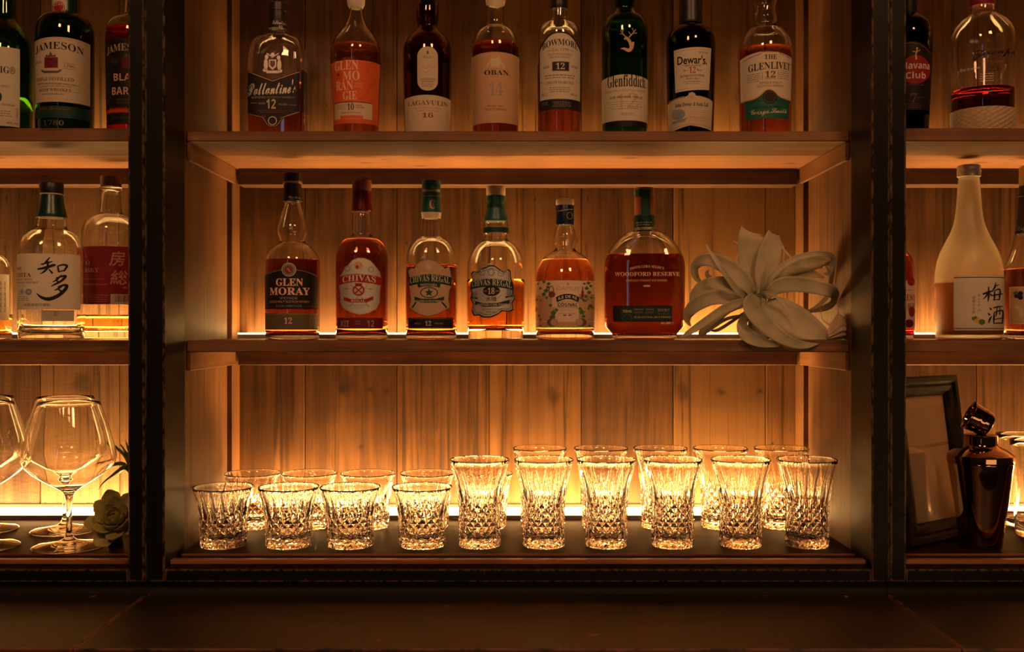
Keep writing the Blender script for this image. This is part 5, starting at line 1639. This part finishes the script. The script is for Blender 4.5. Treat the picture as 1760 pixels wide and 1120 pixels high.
for x, y, c in ((1751, 508, 'blueberry'), (1757, 504, 'blueberry'), (1757, 511, 'blueberry'), (1752, 528, 'beige'), (1757, 533, 'beige'), (1758, 540, 'beige')): l.ell(x, y, 4, 4, c, 3)
l.poly([(1745, 502), (1752, 499), (1753, 504), (1748, 507)], 'leaf', 4)
l.done('tan label with painted berries')

# ================================================================== air plant on the middle shelf
def leafmat(name, a, b2, rough=0.75):
    m, nt, bs = new_mat(name)
    tc = nt.nodes.new('ShaderNodeTexCoord')
    n = nt.nodes.new('ShaderNodeTexNoise'); n.inputs['Scale'].default_value = 22; n.inputs['Detail'].default_value = 5
    nt.links.new(tc.outputs['Object'], n.inputs['Vector'])
    r = nt.nodes.new('ShaderNodeValToRGB')
    r.color_ramp.elements[0].color = (*a, 1); r.color_ramp.elements[0].position = .35
    r.color_ramp.elements[1].color = (*b2, 1); r.color_ramp.elements[1].position = .65
    nt.links.new(n.outputs['Fac'], r.inputs[0]); nt.links.new(r.outputs[0], bs.inputs['Base Color'])
    bs.inputs['Roughness'].default_value = rough
    bs.inputs['Specular IOR Level'].default_value = .25
    return m
M_air = leafmat('silvery_air_plant', (0.30, 0.285, 0.185), (0.50, 0.43, 0.30))
M_succ = leafmat('dusty_green_succulent', (0.30, 0.27, 0.08), (0.46, 0.41, 0.15), .55)
M_spike = leafmat('green_spiky_leaf', (0.06, 0.12, 0.035), (0.16, 0.22, 0.06), .5)

def spline(pts, k):
    out = []
    n = len(pts)
    for i in range(n - 1):
        p0, p1, p2, p3 = pts[max(0, i - 1)], pts[i], pts[i + 1], pts[min(n - 1, i + 2)]
        for j in range(k):
            t = j / k
            out.append(tuple(0.5 * (2 * b_ + (c - a) * t + (2 * a - 5 * b_ + 4 * c - d_) * t * t + (3 * b_ - a - 3 * c + d_) * t**3) for a, b_, c, d_ in zip(p0, p1, p2, p3)))
    out.append(tuple(pts[-1]))
    return out

def ribbon(bm, pts, thick=0.0011, channel=0.22, cols=7, k=6):
    """pts: (x, y, z, width, twist) along the blade; a curved, tapering leaf with thickness"""
    P = spline(pts, k)
    front, back = [], []
    for i, p in enumerate(P):
        a, c = P[max(0, i - 1)], P[min(len(P) - 1, i + 1)]
        t = Vector((c[0] - a[0], c[1] - a[1], c[2] - a[2])).normalized()
        side = t.cross(Vector((0, -1, 0)))
        if side.length < 1e-4: side = Vector((1, 0, 0))
        side.normalize()
        side = Matrix.Rotation(p[4], 3, t) @ side
        nrm = side.cross(t).normalized()
        fr, bk = [], []
        for j in range(cols):
            u = 2 * j / (cols - 1) - 1
            w = max(p[3], 0.0006)
            q = Vector(p[:3]) + side * (u * w / 2) + nrm * (-channel * w * (1 - u * u) + channel * w * 0.5)
            th = thick * (1 - 0.7 * abs(u)) * min(1, w / 0.006 + .25)
            fr.append(bm.verts.new(q + nrm * th)); bk.append(bm.verts.new(q - nrm * th))
        front.append(fr); back.append(bk)
    for i in range(len(P) - 1):
        for j in range(cols - 1):
            bm.faces.new((front[i][j], front[i][j + 1], front[i + 1][j + 1], front[i + 1][j]))
            bm.faces.new((back[i][j + 1], back[i][j], back[i + 1][j], back[i + 1][j + 1]))
        bm.faces.new((front[i][0], front[i + 1][0], back[i + 1][0], back[i][0]))
        bm.faces.new((front[i + 1][-1], front[i][-1], back[i][-1], back[i + 1][-1]))
    for e in (0, -1):
        for j in range(cols - 1):
            f = (front[e][j], front[e][j + 1], back[e][j + 1], back[e][j])
            bm.faces.new(f if e else f[::-1])

AD = 1.432
AX, AZ = PX(1304, AD), Z_MID
ap = thing('air_plant', 'large silvery curly-leaved air plant beside the flask-shaped bottle on the middle shelf', 'plant', (AX, AD, AZ + 0.0003))
def A3(cx, cy, dd, w, tw=0.0):
    d = AD + dd
    x = PX(1150 + cx / 4.309, d)
    if x > 0.436: x = 0.436 + 0.015 * (1 - math.exp(-(x - 0.436) / 0.015))
    return (x - AX, dd, PZ(370 + cy / 4.309, d) - AZ, w / 4.309 * d / F, tw)
LEAVES = [
    ([(650, 580, 0, 60), (610, 440, .012, 150), (600, 280, .02, 178), (603, 165, .018, 182), (604, 118, .032, 160)], .16),
    ([(678, 560, -.004, 60), (705, 430, 0, 150), (742, 280, .004, 172), (765, 180, .006, 125), (775, 135, .018, 95)], .2),
    ([(630, 590, 0, 55), (545, 480, -.004, 130), (440, 390, -.006, 130), (330, 335, 0, 105), (240, 335, .008, 85), (188, 385, .018, 60), (200, 460, .028, 45), (255, 520, .034, 12)], .3),
    ([(600, 610, .004, 50), (480, 540, .002, 110), (350, 510, .006, 115), (240, 540, .012, 95), (185, 600, .018, 70), (172, 650, .024, 30)], .28),
    ([(580, 640, 0, 40), (450, 615, -.004, 90), (320, 610, -.002, 110), (210, 655, .004, 105), (145, 720, .01, 80), (135, 780, .018, 40), (160, 820, .024, 10)], .3),
    ([(625, 645, -.012, 40), (520, 650, -.02, 62), (400, 700, -.03, 66), (270, 785, -.038, 60), (160, 860, -.040, 45), (80, 908, -.036, 8)], .3),
    ([(560, 660, 0, 40), (430, 690, -.006, 80), (330, 770, -.012, 90), (260, 850, -.014, 70), (215, 905, -.012, 12)], .3),
    ([(650, 590, -.018, 60), (618, 660, -.04, 150), (660, 740, -.058, 155), (760, 850, -.066, 120), (880, 930, -.066, 85), (1000, 962, -.060, 55), (1105, 952, -.05, 8)], .26),
    ([(590, 720, -.01, 50), (540, 800, -.035, 75), (570, 880, -.052, 105), (660, 930, -.060, 90), (760, 955, -.062, 50), (830, 966, -.06, 10)], .28),
    ([(720, 650, -.006, 60), (800, 690, -.012, 180), (900, 760, -.018, 225), (1010, 830, -.022, 215), (1110, 880, -.022, 150), (1185, 905, -.02, 70)], .14),
    ([(715, 610, -.012, 50), (800, 530, -.02, 110), (930, 510, -.026, 118), (1080, 530, -.026, 110), (1200, 565, -.018, 92), (1265, 610, -.004, 70), (1240, 660, .014, 55), (1140, 690, .022, 45), (1015, 722, .028, 8)], .24),
    ([(690, 580, -.008, 35), (740, 480, -.014, 46), (850, 370, -.016, 46), (980, 305, -.012, 44), (1120, 285, -.004, 42), (1245, 310, .006, 40), (1308, 390, .014, 38), (1290, 500, .022, 36), (1200, 600, .028, 34), (1090, 680, .03, 28), (1000, 715, .032, 6)], .3),
    ([(700, 570, .01, 40), (800, 470, .018, 60), (900, 400, .024, 90), (1030, 360, .026, 105), (1140, 350, .024, 95), (1205, 380, .014, 70), (1190, 430, .006, 40), (1140, 432, .004, 10)], .26),
    ([(720, 560, .016, 40), (850, 470, .024, 80), (980, 435, .026, 90), (1080, 440, .022, 55), (1150, 462, .016, 8)], .3),
    ([(685, 600, -.014, 30), (690, 520, -.026, 34), (705, 430, -.034, 22), (722, 368, -.036, 4)], .3),
    ([(665, 590, -.02, 24), (710, 575, -.034, 28), (790, 600, -.046, 28), (850, 665, -.052, 22), (886, 748, -.05, 4)], .3),
    ([(560, 610, -.01, 40), (490, 540, -.022, 46), (410, 430, -.028, 40), (330, 310, -.026, 28), (290, 250, -.022, 16), (275, 212, -.02, 4)], .3),
    ([(620, 590, -.016, 30), (640, 560, -.026, 24), (615, 535, -.03, 4)], .3),
    ([(820, 560, .02, 12), (840, 380, .034, 14), (850, 260, .036, 12), (826, 190, .03, 4)], .2),
    ([(830, 230, .03, 12), (880, 290, .034, 14), (930, 335, .036, 10), (1000, 330, .036, 3)], .2),
    ([(560, 520, .03, 10), (500, 370, .036, 12), (505, 300, .036, 10), (540, 240, .034, 8), (480, 190, .03, 3)], .2),
    ([(640, 560, .008, 40), (420, 520, .03, 30), (310, 470, .036, 40), (280, 430, .036, 30), (300, 400, .034, 6)], .25),
    ([(560, 720, .0, 20), (460, 790, .004, 24), (360, 850, .008, 24), (300, 852, .01, 4)], .25),
    ([(560, 740, .01, 20), (420, 770, .014, 26), (300, 850, .016, 22), (250, 890, .016, 4)], .25),
]
for pts, ch in LEAVES:
    bm = bmesh.new()
    ribbon(bm, [A3(*p) for p in pts], channel=ch * .8)
    for v in bm.verts:      # keep the blades on top of the board and off the side panel
        if v.co.y + AD > 1.383: v.co.z = max(v.co.z, 0.0006)
        v.co.x = min(v.co.x, 0.4530 - AX)
    o = obj('leaf', bm, M_air, ap, smooth=True)
# crown that carries the leaves, resting on the shelf
bm = bmesh.new()
lathe(bm, [(0, 0.0), (.012, 0.0), (.016, .006), (.014, .04), (.010, .062), (.004, .072), (0, .073)], 24)
obj('crown', bm, M_air, ap, smooth=True)
# ribbed dried stem end at the right
bm = bmesh.new()
n = 72
sx0, sz0 = PX(1424, 1.402) - AX, 0.0
L_ = 0.0225
rings = []
for j in range(12):
    t = j / 11
    r = (.0055 + .0115 * math.sin(min(1, t * 1.25) * PI / 2) ** 1.3) * (1 if t < .9 else .9)
    rings.append([bm.verts.new((sx0 + L_ * t, -.022 + (r + .0011 * math.cos(12 * 2 * PI * i / n + 4 * t)) * math.cos(2 * PI * i / n), r + .0016 + (r + .0011 * math.cos(12 * 2 * PI * i / n + 4 * t)) * math.sin(2 * PI * i / n) * (1 if True else 0))) for i in range(n)])
for a, c in zip(rings[:-1], rings[1:]):
    for i in range(n): bm.faces.new((a[i], a[(i + 1) % n], c[(i + 1) % n], c[i]))
bm.faces.new(rings[0][::-1]); bm.faces.new(rings[-1])
o = obj('dried_stem', bm, simple('dry_pale_stem', (0.62, 0.47, 0.31), .7, noise=.25, nscale=120), ap, smooth=True)
o['label'] = 'pale ribbed dried stem end'
bm = bmesh.new()
for pts in ([(1290, 790, -.01, 10), (1350, 770, -.012, 9), (1372, 730, -.012, 8), (1360, 690, -.01, 5), (1335, 670, -.008, 3)],
            [(1230, 830, -.01, 14), (1170, 800, -.008, 12), (1135, 770, -.006, 10), (1122, 700, -.004, 3)],
            [(1240, 800, -.01, 12), (1260, 785, -.012, 9), (1310, 775, -.012, 4)]):
    ribbon(bm, [A3(*p) for p in pts], channel=.2, cols=5)
obj('tendril', bm, simple('dry_pale_stem', (0, 0, 0)), ap, smooth=True)

# ================================================================== succulent and spiky plant beside the left post
SD = 1.412
sx = PX(199, SD)
su = thing('succulent', 'dusty green rosette succulent on the left bay floor beside the wine glasses', 'plant', (sx, SD, GZ + 0.0003))
rn = random.Random(11)
ga = PI * (3 - math.sqrt(5))
axis = Matrix.Rotation(math.radians(58), 3, 'X') @ Matrix.Rotation(math.radians(0), 3, 'Y')
cen = Vector((0.002, 0, 0.034))
for i in range(30):
    t = i / 29
    ang = i * ga
    Ln = 0.015 + 0.033 * t
    el = math.radians(82 - 92 * t)
    wd = 0.010 + 0.020 * t
    bm = bmesh.new()
    prof = [(0, .35), (.25, .75), (.55, 1.0), (.8, .85), (.95, .35), (1.0, .04)]
    pts = []
    for u, w in prof:
        r = Ln * u
        curl = el + u * u * 0.35
        loc = Vector((r * math.cos(curl) * 1.0, 0, r * math.sin(curl)))
        pts.append((loc, w * wd))
    cols = 7
    fr, bk = [], []
    for loc, w in pts:
        ra, rb = [], []
        for j in range(cols):
            v = 2 * j / (cols - 1) - 1
            q = loc + Vector((0, v * w / 2, 0))
            lift = Vector((-math.sin(el), 0, math.cos(el)))
            q = q + lift * (abs(v) ** 2 * w * 0.16)
            th = 0.0026 * (1 - v * v) + .0004
            ra.append(q + lift * th * .4); rb.append(q - lift * th)
        fr.append(ra); bk.append(rb)
    R_ = Matrix.Rotation(ang, 3, 'Z')
    def tr(q):
        p = cen + axis @ (R_ @ q)
        p.z = max(p.z, 0.0042)
        p.y = max(p.y, -0.060)
        return p
    F_ = [[bm.verts.new(tr(q)) for q in r] for r in fr]
    B_ = [[bm.verts.new(tr(q)) for q in r] for r in bk]
    for a in range(len(pts) - 1):
        for j in range(cols - 1):
            bm.faces.new((F_[a][j], F_[a][j + 1], F_[a + 1][j + 1], F_[a + 1][j])); bm.faces.new((B_[a][j + 1], B_[a][j], B_[a + 1][j], B_[a + 1][j + 1]))
        bm.faces.new((F_[a][0], F_[a + 1][0], B_[a + 1][0], B_[a][0])); bm.faces.new((F_[a + 1][-1], F_[a][-1], B_[a][-1], B_[a + 1][-1]))
    for e in (0, -1):
        for j in range(cols - 1): bm.faces.new((F_[e][j], F_[e][j + 1], B_[e][j + 1], B_[e][j]))
    obj('leaf', bm, M_succ, su, smooth=True)
bm = bmesh.new()
lathe(bm, [(0, 0), (.010, 0), (.009, .016), (.008, .032), (0, .034)], 20)
obj('stem', bm, simple('woody_stem', (0.12, 0.08, 0.05), .8, noise=.3), su, smooth=True)

PD = 1.576
pxx = PX(229, PD)
sp = thing('spiky_plant', 'spiky narrow-leaved green plant peeking out behind the left black post', 'plant', (pxx, PD, GZ + 0.0003))
bm = bmesh.new()
lathe(bm, [(0, 0), (.015, 0), (.018, .003), (.021, .034), (.0195, .035), (.018, .030), (0, .029)], 28)
obj('pot', bm, simple('dark_clay_pot', (0.06, 0.045, 0.035), .7, noise=.2), sp, smooth=True)
rn = random.Random(5)
for i in range(34):
    az = rn.uniform(0, 2 * PI)
    el = rn.uniform(-.35, 1.2)
    Ln = rn.uniform(.055, .095)
    hz = .090
    d0 = Vector((math.cos(az) * math.cos(el), math.sin(az) * math.cos(el) * .8, math.sin(el)))
    pts = [(0, 0, hz - .02, .004, 0)]
    for u in (.2, .5, .8, 1.0):
        q = Vector((0, 0, hz)) + d0 * Ln * u + Vector((0, 0, -.018 * u * u))
        pts.append((max(-.050, min(.034, q.x)), max(-.010, min(.062, q.y)), q.z, .0052 * (1 - u ** 1.6) + .0004, 0))
    bm = bmesh.new()
    ribbon(bm, pts, channel=.25, cols=5, k=4, thick=.0006)
    obj('leaf', bm, M_spike, sp, smooth=True)
bm = bmesh.new()
lathe(bm, [(0, .0285), (.006, .0285), (.005, .08), (0, .099)], 14)
obj('stem', bm, MATS['woody_stem'], sp, smooth=True)

# ================================================================== right bay: picture frame, shaker
pL = Vector((PX(1570, 1.381), 1.381, GZ))
pR = Vector((PX(1680, 1.478), 1.478, GZ))
wv = (pR - pL); fw = wv.length; ux = wv.normalized()
nb = Vector((-ux.y, ux.x, 0))                    # away from the viewer
lean = math.radians(7.5)
uz = (Vector((0, 0, 1)) * math.cos(lean) + nb * math.sin(lean)).normalized()
ny = uz.cross(ux).normalized()                   # out of the back
if ny.dot(nb) < 0: ny = -ny
fh = 0.232
fr = thing('photo_frame', 'dark wooden picture frame leaning on the right bay floor, left of the cocktail shaker', 'picture frame', (pL.x, pL.y, GZ + 0.0004))
def FP(u, v, w):
    """u along the width, v up, w towards the back"""
    return ux * u + uz * v + ny * w + Vector((0, 0, max(0.0, 0.0)))
dz = -min(FP(0, 0, .018).z, 0)
def fbar(name, a, bq, inn_a, inn_b):
    bm = bmesh.new()
    prof = [(0, .018), (0, .002), (.10, 0), (.30, .0005), (.42, .004), (.55, .0025), (.78, .004), (.90, .008), (1, .008), (1, .018)]
    ra, rb = [], []
    for t, w in prof:
        for (o_, i_, lst) in ((a, inn_a, ra), (bq, inn_b, rb)):
            lst.append(bm.verts.new(FP(o_[0] + (i_[0] - o_[0]) * t, o_[1] + (i_[1] - o_[1]) * t, w) + Vector((0, 0, dz))))
    n = len(prof)
    for i in range(n): bm.faces.new((ra[i], ra[(i + 1) % n], rb[(i + 1) % n], rb[i]))
    bm.faces.new(ra); bm.faces.new(rb[::-1])
    return obj(name, bm, M_framewood, fr)
bw = .0285
O = [(0, 0), (fw, 0), (fw, fh), (0, fh)]
I = [(bw, bw), (fw - bw, bw), (fw - bw, fh - bw), (bw, fh - bw)]
for i in range(4): fbar('frame_bar', O[i], O[(i + 1) % 4], I[i], I[(i + 1) % 4])
def slab(name, mat, u0, v0, u1, v1, w0, w1):
    bm = bmesh.new()
    box(bm, u0, v0, w0, u1, v1, w1)
    for v in bm.verts:
        c = v.co.copy(); v.co = FP(c.x, c.y, c.z) + Vector((0, 0, dz))
    return obj(name, bm, mat, fr)
slab('picture', simple('plain_cream_paper', (0.42, 0.31, 0.19), .7, noise=.05), bw - .004, bw - .004, fw - bw + .004, fh - bw + .004, .0122, .0132)['label'] = 'plain cream paper'
slab('glass_pane', glass('window_glass', (1, 1, 1)), bw - .004, bw - .004, fw - bw + .004, fh - bw + .004, .0095, .0112)
slab('back_board', M_black, .006, .006, fw - .006, fh - .006, .0140, .0172)
bm = bmesh.new()
q0 = FP(fw / 2 - .015, fh * .62, .018) + Vector((0, 0, dz)); q1 = FP(fw / 2 + .015, fh * .62, .018) + Vector((0, 0, dz))
g0 = ux * (fw / 2 - .022) + nb * .062; g1 = ux * (fw / 2 + .022) + nb * .062
vsx = [bm.verts.new(p) for p in (q0, q1, g1, g0, q0 + nb * .003, q1 + nb * .003, g1 + nb * .003, g0 + nb * .003)]
for f in ((0, 1, 2, 3), (7, 6, 5, 4), (0, 4, 5, 1), (1, 5, 6, 2), (2, 6, 7, 3), (3, 7, 4, 0)): bm.faces.new([vsx[i] for i in f])
obj('easel_leg', bm, M_black, fr)

HD = 1.405
sh = thing('cocktail_shaker', 'dark polished metal cocktail shaker with its tilted cap on top, right bay', 'shaker', (PX(1686, HD), HD, GZ + 0.0003))
M_shk = simple('dark_bronze_mirror', (0.42, 0.25, 0.14), .06, 1.0)
k = HD / F
def shp(pts): return [(h * k, PZ(y, HD) - GZ) for h, y in pts]
body = smooth_prof([(p[0], p[1]) for p in [(33 * k, .0005), (34.5 * k, .004)] + shp([(36.5, 915), (41, 880), (47, 840), (52, 805), (54, 794)])], 5)
obj('body', lathe(bmesh.new(), [(0, .002), (31 * k, 0)] + body + [(53.6 * k, PZ(793, HD) - GZ), (0, PZ(792.8, HD) - GZ)], 64), M_shk, sh, smooth=True)
up = shp([(54.6, 792.5), (55, 790), (54.6, 781), (52, 779), (45, 774), (37, 770), (31, 767.5), (28, 765.5), (26.6, 763), (26.6, 748), (25, 746.5)])
o = obj('strainer_top', lathe(bmesh.new(), [(0, up[0][1])] + up + [(0, up[-1][1])], 64), M_shk, sh); bevel_smooth(o)
# tilted cap
cl = bmesh.new()
cp = [(0, .0), (.0115, .0), (.0160, .0020), (.0176, .005), (.0182, .010)]
for q in range(6): cp += [(.0184 + .0004 * (q % 2), .0115 + q * .0014)]
cp += [(.0192, .0215), (.0196, .030), (.0206, .0312), (.0206, .0322), (.0190, .0322), (.0182, .0300), (.0172, .012), (.0150, .004), (0, .003)]
lathe(cl, cp, 56)
for j, v in enumerate(cl.verts): pass
capo = obj('cap', cl, M_shk, sh); bevel_smooth(capo)
ax = Vector((-0.80, 0.16, 0.42)).normalized()
capo.rotation_mode = 'QUATERNION'
capo.rotation_quaternion = ax.to_track_quat('Z', 'Y')
ztop = up[-1][1]
capo.location = (0.0135, 0.0, ztop + 0.0118)
M_rivet = None
